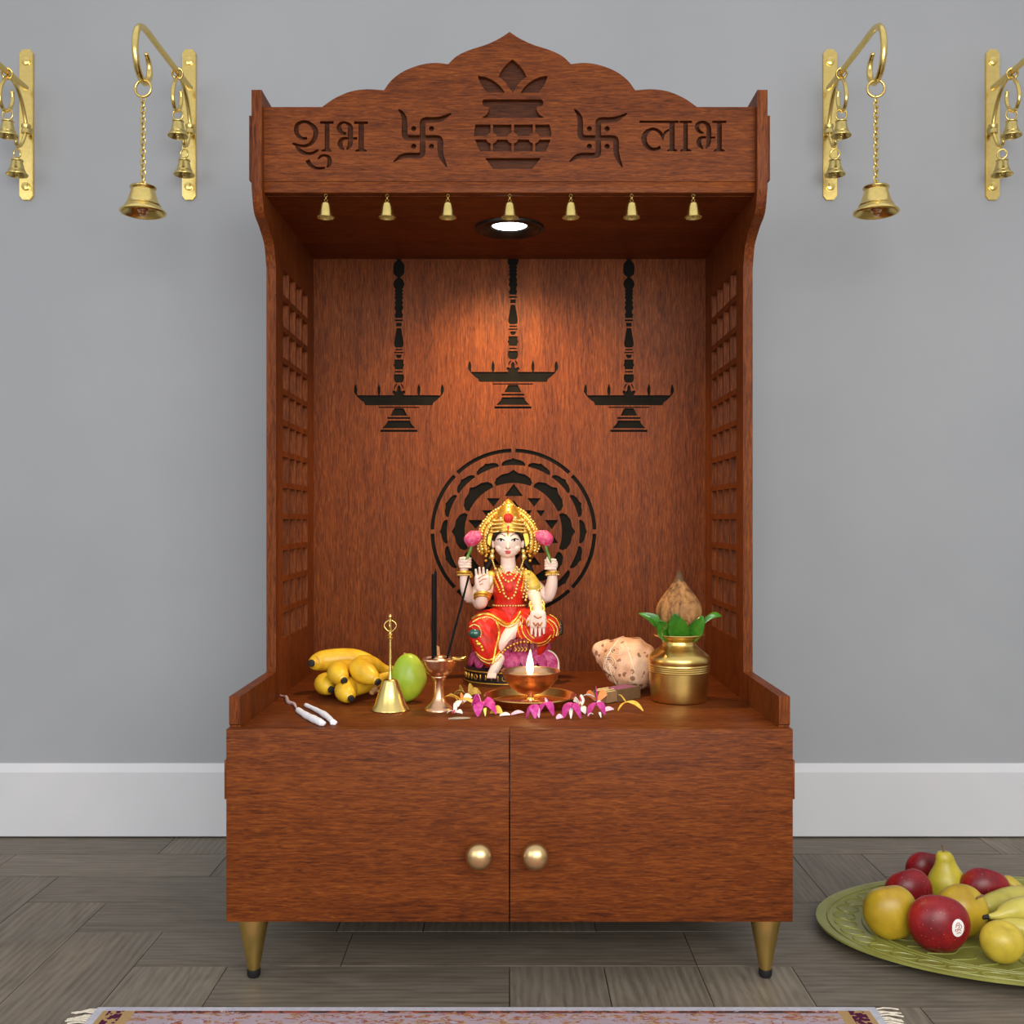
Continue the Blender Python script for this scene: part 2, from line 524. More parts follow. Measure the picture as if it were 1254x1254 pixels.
stroke(cb, [(135, 540, 20), (175, 590, 48), (230, 640, 58), (310, 660, 44), (380, 652, 40), (455, 612, 30)], f)
def stem(cb, f, x0, x1, b0, b1, t0, t1, s0, s1, yb0, yb1):
    rect(cb, b0, b1, t0, t1, f); rect(cb, x0, x1, t0 + 8, yb1 - 4, f)
    poly(cb, [(s0, yb1), (s0 + 4, yb0 + 8), (x0, yb0 - 12), (x1, yb0 - 12), (s1 - 4, yb0 + 8), (s1, yb1)], f)
stem(cb, f, 546, 614, 480, 672, 208, 248, 495, 640, 607, 634)
stroke(cb, [(305, 750, 64), (330, 800, 56), (380, 845, 46), (450, 868, 40), (550, 860, 26)], f)
stroke(cb, [(572, 858, 16), (605, 820, 52), (615, 770, 64), (600, 715, 56), (545, 686, 36), (490, 700, 36), (452, 738, 26)], f)
stroke(cb, [(845, 385, 34), (790, 370, 50), (750, 322, 64), (745, 285, 60), (770, 240, 46), (825, 226, 34), (878, 252, 50), (905, 300, 70), (905, 400, 74), (905, 500, 74), (890, 560, 60), (850, 604, 22)], f)
stroke(cb, [(872, 448, 34), (810, 450, 45), (772, 482, 64), (762, 525, 74), (782, 580, 55), (820, 604, 20)], f)
rect(cb, 930, 1000, 432, 468, f)
stem(cb, f, 1018, 1095, 955, 1150, 212, 250, 970, 1135, 607, 634)
f = zoomf(780, 130, 10.45)
rect(cb, 36, 538, 185, 215, f); rect(cb, 549, 710, 185, 215, f)
stroke(cb, [(305, 522, 34), (250, 550, 45), (180, 545, 50), (117, 490, 64), (92, 420, 70), (115, 348, 62), (165, 305, 45), (220, 292, 40), (288, 325, 45), (328, 385, 40), (335, 436, 10)], f)
stroke(cb, [(338, 400, 14), (360, 342, 34), (425, 295, 28)], f)
rect(cb, 420, 486, 205, 570, f); poly(cb, [(388, 577), (392, 562), (420, 545), (486, 545), (518, 562), (522, 577)], f)
rect(cb, 595, 656, 205, 570, f); poly(cb, [(555, 577), (559, 562), (595, 545), (656, 545), (698, 562), (702, 577)], f)
stroke(cb, [(858, 345, 18), (800, 320, 50), (772, 272, 55), (785, 228, 50), (840, 202, 36), (898, 228, 55), (923, 290, 64), (923, 400, 64), (918, 480, 55), (885, 546, 14)], f)
stroke(cb, [(890, 398, 30), (830, 402, 40), (797, 440, 58), (802, 490, 58), (850, 548, 14)], f)
rect(cb, 935, 1008, 388, 415, f)
stem(cb, f, 1028, 1090, 968, 1148, 185, 215, 985, 1130, 555, 578)
for ox in (470.0, 685.2):
    f = zoomf(ox, 120, 12.54)
    stroke(cb, [(600, 655, 88), (600, 520, 86), (600, 420, 86), (606, 360, 92), (655, 337, 92), (780, 335, 88), (890, 318, 80), (970, 275, 50), (1040, 235, 22)], f)
    stroke(cb, [(560, 612, 86), (700, 612, 86), (790, 612, 86), (856, 626, 90), (873, 690, 90), (873, 800, 86), (888, 890, 82), (925, 975, 56), (968, 1055, 22)], f)
    stroke(cb, [(600, 570, 86), (600, 700, 86), (600, 800, 86), (588, 866, 90), (530, 882, 88), (400, 880, 84), (290, 892, 78), (220, 930, 52), (155, 980, 20)], f)
    stroke(cb, [(645, 612, 86), (500, 612, 86), (410, 612, 86), (344, 598, 92), (324, 540, 92), (324, 420, 86), (316, 310, 80), (283, 230, 56), (230, 172, 22)], f)
    for cx, cy in ((463, 470), (735, 470), (462, 740), (735, 742)):
        poly(cb, [(cx + 40 * math.cos(a * PI / 9), cy + 40 * math.sin(a * PI / 9)) for a in range(18)], f)
f = zoomf(570, 60, 7.835)
poly(cb, [p[:2] for p in smooth_pts([(453, 100), (500, 138), (555, 200), (588, 268)], 4)] + [p[:2] for p in smooth_pts([(588, 268), (540, 300), (500, 350), (457, 420)], 4)][1:] +
     [p[:2] for p in smooth_pts([(457, 420), (418, 365), (378, 312), (322, 265)], 4)][1:] + [p[:2] for p in smooth_pts([(322, 265), (350, 203), (400, 143), (453, 100)], 4)][1:-1], f)
lf = [(122, 256)] + smooth_pts([(122, 256), (200, 270), (275, 306), (340, 360), (382, 420)], 4)[1:] + smooth_pts([(210, 420), (165, 360), (135, 305), (122, 256)], 4)[:-1]
poly(cb, lf, f); poly(cb, [(912 - x, y) for x, y in lf], f)
poly(cb, [(182, 482), (728, 482), (745, 492), (749, 512), (746, 535), (730, 550), (684, 556), (690, 595), (712, 628), (757, 661), (158, 661), (205, 628), (225, 595), (230, 556), (182, 550), (168, 535), (164, 512), (168, 492)], f)
bars = [255, 456, 660]
def cell(a, b, top):
    R2 = 53
    ys = (724, 838) if top else (982, 868)
    pts = []
    if a is None:
        pts += [(98, 724), (88, 780), (87, 838)][::1] if top else [(143, 982), (115, 925), (95, 868)]
    else:
        pts.append((bars[a] + 12, ys[0]))
        for k in range(5):
            y = 853 + (-1 if top else 1) * (51.6 - (51.6 - 15) * k / 4); pts.append((bars[a] + math.sqrt(max(R2 ** 2 - (y - 853) ** 2, 144)), y))
    q = []
    if b is None:
        q += [(808, 724), (822, 780), (826, 838)] if top else [(772, 982), (798, 925), (818, 868)]
    else:
        q.append((bars[b] - 12, ys[0]))
        for k in range(5):
            y = 853 + (-1 if top else 1) * (51.6 - (51.6 - 15) * k / 4); q.append((bars[b] - math.sqrt(max(R2 ** 2 - (y - 853) ** 2, 144)), y))
    return pts + q[::-1]
for a, b in ((None, 0), (0, 1), (1, 2), (2, None)):
    poly(cb, cell(a, b, True), f); poly(cb, cell(a, b, False), f)
poly(cb, [(190, 1045), (727, 1045), (642, 1152), (268, 1152)], f)
bm = cut(bm, cb)
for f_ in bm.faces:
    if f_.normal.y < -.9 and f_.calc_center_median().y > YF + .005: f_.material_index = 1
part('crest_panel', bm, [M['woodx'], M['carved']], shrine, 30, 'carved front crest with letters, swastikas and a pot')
bm = BM(); box(bm, -XI, XI, YF - .001, YF + .020, zpx(236, YF), zpx(222.6, YF), .0008); part('canopy_rail', bm, M['woodx'], shrine, 30)
# ceiling with the lamp hole
YDL = (ZC - H) * F / 358.0; RDL = mm(42.5, YDL)
bm = BM(); box(bm, -XI, XI, YF + .018, YB, ZC + .0005, ZC + .0185)
cb = BM(); lathe(cb, [(RDL * .80, -.05), (RDL * .80, .05)], (0, YDL, ZC), 48)
bm = cut(bm, cb); part('canopy_ceiling', bm, M['woodx'], shrine, 30)
# downlight
bm = BM()
R_ = RDL
lathe(bm, [(R_ * .80, .012), (R_, .0002), (R_ * .985, -.004), (R_ * .93, -.0055), (R_ * .88, -.003), (R_ * .84, -.0045), (R_ * .78, -.002), (R_ * .74, -.0035), (R_ * .68, -.0005), (R_ * .64, -.002),
           (R_ * .58, .002), (R_ * .54, .0008), (R_ * .50, .005), (R_ * .50, .012)], (0, YDL, ZC), 56)
dl = part('downlight', bm, M['blackmetal'], shrine, 25, 'black ringed ceiling lamp with a lit white lens')
bm = BM(); lathe(bm, [(0, .0065), (R_ * .3, .0055), (R_ * .495, .004), (R_ * .495, .010), (0, .010)], (0, YDL, ZC), 40)
part('lamp_lens', bm, M['lamp'], dl, 60)

# ---- back panel with lamp and wheel cut-outs
def bp(px, py): return ((px - CX) * YB / F, zpx(py, YB))
ZBT = zpx(316, YB)
bm = BM(); box(bm, -XI, XI, YB, YB + .0028, SHELF - .02, ZC + .0005)
cb = BM()
CUT0, CUT1 = YB - .01, YB + .02
def clip(pts, ymin):
    out = []
    for i, (x, y) in enumerate(pts):
        px_, pyy = pts[i - 1]
        if (y >= ymin) != (pyy >= ymin):
            tt = (ymin - pyy) / (y - pyy); out.append((px_ + (x - px_) * tt, ymin))
        if y >= ymin: out.append((x, y))
    return out
def sym(r): return r + [(-x, y) for x, y in r[::-1]]
def lamp(cx, dy):
    f = lambda x, y: bp(cx + x, y)
    def add(r, s=True):
        pts = [(x, y + dy) for x, y in (sym(r) if s else r)]
        pts = clip(pts, 316.8)
        if len(pts) > 2: poly(cb, pts, f)
    add([(5.3, 315.6), (2.4, 318.6), (5, 321), (6.8, 325), (6.8, 334), (5, 337), (1.6, 339.5), (5.2, 343), (6.9, 347), (6.5, 350), (4.8, 353.4), (4, 354), (5.6, 356), (4, 358), (5.3, 360), (4, 362), (5.4, 364), (3.7, 367.5),
         (5.4, 371), (4, 373.3), (5.2, 375.5), (5.4, 378), (3.8, 380.2), (3.8, 383), (5.4, 385.6), (4.3, 388), (4.9, 389.4)])
    add([(5, 391.2), (4.8, 393.4)]); add([(3.3, 395.3), (3.3, 399.8)])
    add([(2.7, 401.8), (3.5, 406), (4.6, 413), (5.8, 420), (5.6, 423.4), (3.8, 425.6)])
    add([(4.4, 427.3), (4.4, 429)]); add([(5.7, 431), (5.7, 432.5)]); add([(3.6, 434.4), (3, 437.4), (1.6, 438.6)])
    add([(5.6, 440.3), (5.4, 445), (6.5, 446.2), (6.5, 447.6), (5.3, 449), (5, 452.3)]); add([(4.6, 454.4), (4.6, 456.2)])
    add([(5.7, 458.4), (6.3, 462.5), (5.6, 466.4), (3.5, 468.6)])
    for s in (1, -1):
        stroke(cb, [(s * 2.6, 470.2 + dy, 1.2), (s * 4.6, 473 + dy, 1.6), (s * 5.2, 476.2 + dy, .8)], f, 3)
        stroke(cb, [(s * 4.4, 481.5 + dy, 3.2), (s * 6, 480 + dy, 4.0), (s * 7.4, 479 + dy, 2.0)], f, 3)
        add([(s * 53.2, 470), (s * 54.9, 475), (s * 55.2, 479.5), (s * 53.3, 483), (s * 50.5, 485.4), (s * 51.4, 481.5), (s * 51.0, 477), (s * 52, 472.5)], False)
        add([(s * 24.5, 469.5), (s * 26.3, 475), (s * 26.3, 480), (s * 25.2, 485), (s * 23.7, 485), (s * 22.5, 480), (s * 22.6, 475)], False)
    add([(.3, 471.2), (2.0, 474), (2.3, 478), (4.2, 480.5), (6.2, 482.0), (6.2, 485)])
    add([(52.4, 484), (50, 486.8), (46, 490.6), (43, 492.2), (41.3, 496.3)])
    add([(25, 498.1), (24.6, 499.5)]); add([(5.4, 499.9), (7.4, 503), (10.4, 509)])
    add([(14, 510.8), (14, 513)]); add([(13.4, 515), (15, 518.6), (17.8, 522), (20.6, 524.4)]); add([(22.7, 526.2), (22.7, 529)])
lamp(488.4, 0); lamp(770.2, 0); lamp(628.2, -28.6)
MX, MY = 628.7, 651.0
def pol(r, a): return bp(MX + r * math.cos(a), MY - r * math.sin(a))
for k in range(8):
    a0 = PI / 2 + k * PI / 4 + .026; a1 = PI / 2 + (k + 1) * PI / 4 - .026
    quad_strip(cb, [pol(101.6, a0 + (a1 - a0) * i / 14) for i in range(15)], [pol(97.0, a0 + (a1 - a0) * i / 14) for i in range(15)])
def petal_ring(n, hw, r_in, r_c, r_sh, r_tip):
    for k in range(n):
        a = PI / 2 + 2 * PI * k / n
        w = lambda q: a + hw * q
        pts = [pol(r_in, w(i / 4)) for i in range(-4, 5)]
        out = [pol((r_in + r_c) / 2, w(1.02)), pol(r_c, w(.86)), pol(r_sh, w(.55)), pol(r_sh + .6, w(.22)), pol(r_tip, w(0)), pol(r_sh + .6, w(-.22)), pol(r_sh, w(-.55)), pol(r_c, w(-.86)), pol((r_in + r_c) / 2, w(-1.02))]
        prism_xz(cb, pts + out, CUT0, CUT1)
petal_ring(16, .172, 81.5, 86.3, 88, 90.2)
petal_ring(8, .36, 59.6, 68.5, 71.5, 75.8)
def tri(*p):
    poly(cb, [(515 + x / 5.452, 540 + y / 5.452) for x, y in p], bp)
    poly(cb, [(515 + x / 5.452, 540 + (1210 - y) / 5.452) for x, y in p], bp)
tri((622, 285), (562, 368), (684, 368)); tri((440, 382), (531, 382), (487, 440)); tri((713, 382), (803, 382), (758, 440))
tri((410, 463), (495, 463), (452, 516)); tri((772, 463), (830, 463), (805, 506)); tri((316, 528), (418, 528), (368, 588)); tri((828, 528), (920, 528), (876, 590))
tri((622, 395), (575, 455), (669, 455)); tri((700, 463), (745, 463), (722, 495))
bm = cut(bm, cb); part('back_panel', bm, M['woodz'], shrine, 30, 'upright grained back board with dark cut-out motifs')
def board(x0, x1, y0, y1, label):
    (a, b), (c, d) = bp(x0, y1), bp(x1, y0)
    bm = BM(); box(bm, a, c, YB + .0029, YB + .0059, b, d); part('cutout_backing', bm, M['void'], shrine, 0, label)
board(428, 548, 312, 534, 'dark hanging lamp silhouette'); board(568, 688, 312, 505, 'dark hanging lamp silhouette'); board(710, 830, 312, 534, 'dark hanging lamp silhouette')
board(524, 734, 546, 756, 'dark round wheel of petals and triangles')
bm = BM(); box(bm, -XI, XI, YB + .0062, YB + .016, SHELF - .02, ZC + .0005); part('rear_board', bm, M['woodz'], shrine, 0)

# ---- shelf, base box, doors, legs
bm = BM(); box(bm, -XI, XI, YL - .012, YB, SHELF - .018, SHELF, .0008); part('shelf', bm, M['woodx'], shrine, 30)
bm = BM(); box(bm, -XI, XI, YD + .021, YB, .107, .123, .0008); part('bottom_board', bm, M['woodx'], shrine, 30)
def doorpx(px): return (px - CX) * YD / F
zd0, zd1 = zpx(1129, YD), zpx(893, YD)
for s in (-1, 1):
    bm = BM(); x0, x1 = sorted((s * .0009, s * .4511)); box(bm, x0, x1, YD, YD + .018, zd0, zd1, .0007)
    d = part('door', bm, M['woodx'], shrine, 30)
    bm = BM(); kx = doorpx(587.0) if s < 0 else doorpx(655.5); kr = mm(17.2, YD - .02)
    kz = zpx(1047.5, YD - .02); kx *= .988
    prof = [(0, 0), (.009, 0), (.009, .008)] + [(kr * math.sin(a), .008 + kr * .80 - kr * .80 * math.cos(a)) for a in [.45 + (PI - .45) * i / 14 for i in range(15)]]
    prof[-1] = (0, prof[-1][1])
    lathe(bm, prof, (kx, YD, kz), 32, axis=V((0, -1, 0))); part('knob', bm, M['knob'], d, 50, 'round brushed gold knob')
for sx in (-1, 1):
    for yy in (YD + .037, YB - .06):
        x = sx * .4165
        bm = BM(); lathe(bm, [(0, .1068), (.0262, .1068), (.0262, .104), (.0098, .0135), (0, .0135)], (x, yy, 0), 28)
        lg = part('leg', bm, M['gold'], shrine, 40, 'tapered brushed gold leg')
        bm = BM(); lathe(bm, [(0, .0135), (.0108, .0135), (.0108, .004), (.0085, .0003), (0, .0003)], (x, yy, 0), 24)
        part('leg_tip', bm, M['rubber'], lg, 40, 'black rubber tip')
# ------------------------------------------------------------------ small bells under the canopy
YBL = YF + .007
def open_bell(bm, c, prof, wall, seg=32, mi=0):
    "bell open at the bottom: outer profile (radius, height) from the mouth up, with an inner skin"
    inner = [(max(r - wall, .0005), h - (wall * .8 if i else -wall * .1)) for i, (r, h) in enumerate(prof)]
    inner[-1] = (0, inner[-1][1])
    lathe(bm, inner[::-1] + prof, c, seg, mi=mi)
def small_bell(px, label):
    x = mm(px - CX, YBL); zt = zpx(236.5, YBL); k = mm(1, YBL)
    t = thing('small_bell', label, 'bell', (x, YBL, zpx(268, YBL)), 'small brass bells under the canopy')
    c = V((x, YBL, zpx(267, YBL)))
    bm = BM()
    open_bell(bm, c, [(10.4 * k, 0), (10.8 * k, .6 * k), (9.9 * k, 2.2 * k), (8.7 * k, 4.6 * k), (7.6 * k, 8 * k), (6.6 * k, 13 * k), (5.9 * k, 17 * k), (4.4 * k, 19 * k), (0, 19.6 * k)], .7 * k)
    part('bell_body', bm, M['brass'], t, 50)
    bm = BM()
    torus(bm, c + V((0, 0, 21.4 * k)), 1.9 * k, .55 * k, V((0, 1, 0)), 14, 6); torus(bm, c + V((0, 0, 24.4 * k)), 1.8 * k, .5 * k, V((1, .25, 0)), 14, 6)
    torus(bm, c + V((0, 0, 27.4 * k)), 1.9 * k, .55 * k, V((0, 1, 0)), 14, 6)
    lathe(bm, [(0, 28.6 * k), (.7 * k, 28.6 * k), (.7 * k, 31 * k), (0, 31 * k)], c, 10)
    part('hanging_hook', bm, M['brassdk'], t, 60)
    bm = BM(); tube(bm, [c + V((0, 0, 17 * k)), c + V((0, 0, 3 * k))], .45 * k, 6); ball(bm, c + V((0, 0, 2.4 * k)), 2.2 * k, 2)
    part('clapper', bm, M['brassdk'], t, 60)
    return t
b0 = small_bell(624.2, 'small brass bell hanging right above the round ceiling lamp, middle of the row of seven')
x0 = b0.location.x
names = {399: 'small brass bell first from the left under the canopy rail, below the first carved letters', 474: 'small brass bell second from the left under the canopy rail', 548.5: 'small brass bell third from the left, just left of the ceiling lamp',
         699: 'small brass bell third from the right, just right of the ceiling lamp', 773.5: 'small brass bell second from the right under the canopy rail', 849: 'small brass bell last on the right under the canopy rail'}
for px, lb in names.items():
    copy_tree(b0, (mm(px - CX, YBL), YBL, b0.location.z), lb)

# ------------------------------------------------------------------ wall brackets with their bells
YP = YW - .004
XB = .7525; XP = .7525
XB = .743
def bk(px, py):     # point in the plane of the right-hand inner bracket, mirrored from the left one
    Y = F * XB / (CX - px); return V((XB, Y, zpx(py, Y)))
def wall_bracket(label):
    t = thing('wall_bracket', label, 'wall bracket', (XB, YP, zpx(153, YP)), 'brass wall brackets for bells')
    bm = BM(); k = mm(1, YP)
    zc = zpx(153, YP); hw, hh, ch = 8.4 * k, 92 * k, 5 * k
    pl_ = [(-hw, -hh + ch), (-hw + ch * .8, -hh), (hw - ch * .8, -hh), (hw, -hh + ch), (hw, hh - ch), (hw - ch * .8, hh), (-hw + ch * .8, hh), (-hw, hh - ch)]
    p2 = bmesh.new(); prism_xz(p2, [(XP + x, zc + z) for x, z in pl_], YP - .004, YW - .0002)
    bmesh.ops.bevel(p2, geom=[e for e in p2.edges if all(v.co.y < YP - .003 for v in e.verts)], offset=.0012, segments=2, affect='EDGES'); merge(bm, p2)
    part('back_plate', bm, M['brass'], t, 30)
    for pyy in (76, 229):
        bm = BM(); c = V((XP, YP - .004, zpx(pyy, YP)))
        lathe(bm, [(0, .004), (4.2 * k, .004), (5.0 * k, .003), (5.2 * k, 0), (0, 0)], c, 18, V((0, -1, 0))); part('screw_head', bm, M['brass'], t, 40)
    arm = [bk(232, 106.5) + V((0, .004, 0)), bk(218.8, 89.5), bk(205, 71.5), bk(190, 52), bk(181, 40), bk(174.8, 33.5), bk(169.8, 33.5), bk(166.6, 42), bk(165.6, 61), bk(168.5, 83), bk(173.5, 97), bk(178.3, 101.5), bk(182.2, 96), bk(183.2, 86), bk(181.6, 74), bk(179.2, 66.5)]
    r = 4.0 * mm(1, 2.1)
    bm = BM(); s = smooth_pts([tuple(p) for p in arm], 5); n = len(s)
    tube(bm, s, [r * (1 if i < n * .8 else 1 - .35 * (i - n * .8) / (n * .2)) for i in range(n)], 12); part('hook_arm', bm, M['brass'], t, 60)
    sc2 = [bk(233.5, 160), bk(231.5, 140), bk(228, 118), bk(222.5, 99), bk(217.5, 94.5), bk(213, 104), bk(211.6, 118), bk(213.6, 131), bk(217, 136), bk(220.6, 131), bk(222, 121), bk(221.6, 114)]
    bm = BM(); tube(bm, smooth_pts([tuple(p) for p in sc2], 5), 2.5 * mm(1, 2.25), 10); ball(bm, bk(221.6, 113.5), .0052, 2); part('scroll_hook', bm, M['brass'], t, 60)
    sc3 = [bk(233.6, 157), bk(231, 170), bk(228.6, 178), bk(226.2, 179), bk(224.6, 173), bk(225.2, 166)]
    bm = BM(); tube(bm, smooth_pts([tuple(p) for p in sc3], 5), 2.3 * mm(1, 2.28), 10); part('lower_hook', bm, M['brass'], t, 60)
    bm = BM(); p = bk(233.5, 159); p.y -= .004
    lathe(bm, [(.0075, -.012), (.0105, -.010), (.0105, -.004), (.0085, 0), (.0105, .004), (.0105, .010), (.0075, .012)], p, 16); box(bm, XB - .006, XB + .006, p.y, YP, p.z - .008, p.z + .008, .001)
    part('collar', bm, M['brassdk'], t, 40)
    bm = BM(); q = bk(217.4, 90); torus(bm, q, .0115, .0026, V((.2, 1, .5)), 18, 7); part('arm_ring', bm, M['brass'], t, 60)
    return t
wb = wall_bracket('brass wall bracket right beside the shrine, its long hook holding the chained bell')
zbk = wb.location.z
def hung_bell(name, px, py_top, py_rim, half, label, group, cat='bell'):
    "flared bell whose axis stands in the bracket plane at sight-line column px of the left bracket"
    Y = F * XB / (CX - px); k = mm(1, Y)
    zr = zpx(py_rim, Y); h = zpx(py_top, Y) - zr; R_ = half * k
    t = thing(name, label, cat, (XB, Y, zr), group)
    c = V((XB, Y, zr)); bm = BM()
    open_bell(bm, c, [(R_ * .97, -.01 * h), (R_, .02 * h), (R_ * .98, .07 * h), (R_ * .84, .17 * h), (R_ * .75, .26 * h), (R_ * .765, .29 * h), (R_ * .72, .32 * h), (R_ * .63, .50 * h), (R_ * .55, .72 * h), (R_ * .50, .86 * h),
                      (R_ * .56, .90 * h), (R_ * .575, .95 * h), (R_ * .54, .985 * h), (R_ * .2, 1.0 * h), (0, 1.0 * h)], R_ * .06, 40)
    part('bell_body', bm, M['brass'] if half > 20 else M['brassdk'], t, 50)
    bm = BM(); tube(bm, [c + V((0, 0, h * .9)), c + V((0, 0, h * .12))], R_ * .07, 8)
    lathe(bm, [(0, h * .24), (R_ * .2, h * .22), (R_ * .26, h * .10), (R_ * .2, h * .03), (R_ * .13, 0), (R_ * .15, -h * .06), (R_ * .08, -h * .12), (0, -h * .13)], c, 16)
    part('clapper', bm, M['bronze'] if half > 20 else M['brassdk'], t, 50)
    return t, c + V((0, 0, h)), k
bigs = []
t1, top, k = hung_bell('chained_bell', 175.2, 228, 261, 27.5, 'large brass bell hanging by a long chain from the right-hand hook', 'large bells on chains')
ring_c = V((XB, top.y, zpx(108.5, top.y)))
bm = BM(); torus(bm, ring_c, 10.2 * k, 1.7 * k, V((.12, 1, 0)), 28, 8); part('ring', bm, M['brass'], t1, 60)
bm = BM(); z0 = ring_c.z - 10 * k; z1 = top.z - .6 * k; nL = 17; pit = (z0 - z1) / nL
for i in range(nL):
    c = V((XB, top.y, z0 - (i + .5) * pit)); torus(bm, c, pit * .70, pit * .15, V((.8, 1 if i % 2 else -1, 0)), 12, 6, sz=1.0, sx=.62)
part('chain', bm, M['brass'], t1, 60)
t2, top, k2 = hung_bell('bracket_bell', 218, 147.5, 167, 12.5, 'small brass bell on the scroll hook of the right-hand bracket nearer the shrine', 'small bells on the wall brackets')
bm = BM(); torus(bm, V((XB, top.y, zpx(140.5, top.y))), 6.6 * k2, 1.1 * k2, V((.1, 1, 0)), 20, 7); part('ring', bm, M['brass'], t2, 60)
t3, top, k3 = hung_bell('bracket_bell', 225.6, 195.5, 214.5, 12.8, 'lower small brass bell of the right-hand bracket nearer the shrine, above its bottom screw', 'small bells on the wall brackets')
bm = BM(); torus(bm, V((XB, top.y, zpx(188.5, top.y))), 5.6 * k3, 1.1 * k3, V((.4, 1, 0)), 20, 7); part('ring', bm, M['brass'], t3, 60)
XO2 = 591.3 * YP / F + XB - XP
def shift(o, x, lb): copy_tree(o, (x, o.location.y, o.location.z), lb)
def mirror_bracket(x, lb):
    "left-hand bracket: the same parts with their meshes turned over sideways"
    r = wb.copy(); C.objects.link(r); r.location = (x, wb.location.y, wb.location.z); r['label'] = lb
    for ch in list(wb.children):
        c = ch.copy(); c.data = ch.data.copy(); C.objects.link(c); c.parent = r
        c.data.transform(Matrix.Diagonal((-1, 1, 1, 1))); c.data.flip_normals()
mirror_bracket(-XB, 'brass wall bracket left beside the shrine, its long hook holding the chained bell')
shift(wb, XO2, 'brass wall bracket at the far right edge, its hook cut off by the frame')
mirror_bracket(-XO2, 'brass wall bracket at the far left edge, its hook cut off by the frame')
shift(t1, -XB, 'large brass bell hanging by a long chain from the left-hand hook')
shift(t2, -XB, 'small brass bell on the scroll hook of the left-hand bracket nearer the shrine')
shift(t2, XO2, 'upper of the two small brass bells on the bracket at the far right edge')
shift(t2, -XO2, 'upper of the two small brass bells on the bracket at the far left edge')
shift(t3, -XB, 'lower small brass bell of the left-hand bracket nearer the shrine, above its bottom screw')
shift(t3, XO2, 'lower of the two small brass bells on the bracket at the far right edge')
shift(t3, -XO2, 'lower of the two small brass bells on the bracket at the far left edge')

# ------------------------------------------------------------------ offerings on the shelf
def ysh(py): return F * (H - SHELF) / (py - CY)     # depth at which the shelf meets a sight line
# bananas
t = NT('banana_skin'); v = t.coord(); n = t.noise(v, 22, 4, .6, .4); n2 = t.noise(v, 9, 3)
c0 = t.ramp(n, [(.25, (.50, .26, .010)), (.55, (.72, .44, .022)), (.8, (.80, .52, .035))])
t.col(c0); t.bump(n, .1, .001); M['banana'] = t.set(.38, 0, .5, 0, .04)
M['bantip'] = plain('black_banana_tip', (.013, .009, .008), .7, 0, .4, 300)
M['banstem'] = plain('greenish_banana_stem', (.34, .27, .02), .5, 0, .3, 60)
M['dry'] = plain('dry_brown_stem', (.36, .18, .06), .8, 0, .5, 200)
bunch = thing('banana_bunch', 'bunch of ripe yellow bananas with black tips lying left on the shrine shelf', 'bananas', (at(425, 850, 1.93).x, 1.93, SHELF))
def banana(pts, tipdir):
    s = smooth_pts(pts, 6); n = len(s)
    P = [at(p[0], p[1], p[2]) for p in s]; R_ = [mm(p[3], p[2]) for p in s]
    bm = BM()
    tube(bm, P, R_, 14)
    bb = part('banana', bm, M['banana'], bunch, 70)
    bm = BM(); d = (V(P[0]) - V(P[1])).normalized(); r0 = R_[0]
    e = V(P[0]) + d * r0 * .74
    lathe(bm, [(0, -.003), (r0 * .84, -.003), (r0 * .8, r0 * .20), (r0 * .62, r0 * .28), (0, r0 * .27)], e, 14, d)
    part('banana_tip', bm, M['bantip'], bb, 60, 'black dried banana tip')
    return bb
banana([(383.0, 812, 1.955, 5.4), (386, 811.5, 1.962, 9.8), (396, 809.2, 1.976, 12.8), (416, 807, 1.985, 13), (434, 807.2, 1.985, 12.4), (449, 810, 1.978, 10), (461, 815, 1.966, 7), (471, 819, 1.956, 4.6), (481, 821.5, 1.95, 3.6)], None)
banana([(420, 832, 1.852, 5.2), (417.8, 829.5, 1.858, 9.8), (413.8, 825.5, 1.878, 13.2), (416, 821.5, 1.905, 13), (428, 819.5, 1.928, 11.8), (448, 821, 1.942, 9.5), (465, 822, 1.948, 6), (480, 822.5, 1.95, 3.6)], None)
banana([(460.5, 833.5, 1.848, 5.4), (456.5, 830.5, 1.853, 9.8), (448, 824.5, 1.868, 13.6), (441, 819, 1.886, 13.6), (446, 814.5, 1.905, 12.6), (456, 813.5, 1.926, 9.8), (468, 818, 1.942, 6), (481, 822.5, 1.95, 3.6)], None)
banana([(404.5, 843.5, 1.885, 5.2), (402.5, 841.8, 1.892, 9.6), (397.8, 838.3, 1.912, 12.8), (400, 836, 1.938, 12.6), (411, 834.5, 1.95, 11.4), (430, 831, 1.957, 9.5), (460, 826, 1.955, 6), (481, 823, 1.95, 3.6)], None)
banana([(428.5, 854, 1.834, 5.2), (426.5, 851.8, 1.84, 9.8), (422.8, 846.3, 1.86, 13.2), (427, 842, 1.884, 13), (440, 839.5, 1.90, 11.6), (454, 836.5, 1.915, 9.2), (468, 829, 1.937, 6), (481, 823.5, 1.95, 3.6)], None)
bm = BM(); tube(bm, [at(478, 821, 1.951), at(486, 823, 1.951), at(492, 824, 1.953)], [.010, .0085, .007], 10); part('stalk', bm, M['banstem'], bunch, 60, 'greenish stalk where the bananas join')
bm = BM()
for q in ((462, 839, 1.872, .006), (459, 844, 1.87, .0065), (456, 848, 1.869, .006), (463, 846, 1.872, .004)): ball(bm, at(q[0], q[1], q[2]), q[3], 2, 1, .8, .8)
tube(bm, [at(463, 835, 1.88), at(461, 842, 1.872), at(457, 848, 1.868)], .0035, 6); part('dry_flower_end', bm, M['dry'], bunch, 60, 'shrivelled brown scrap hanging from the bananas')

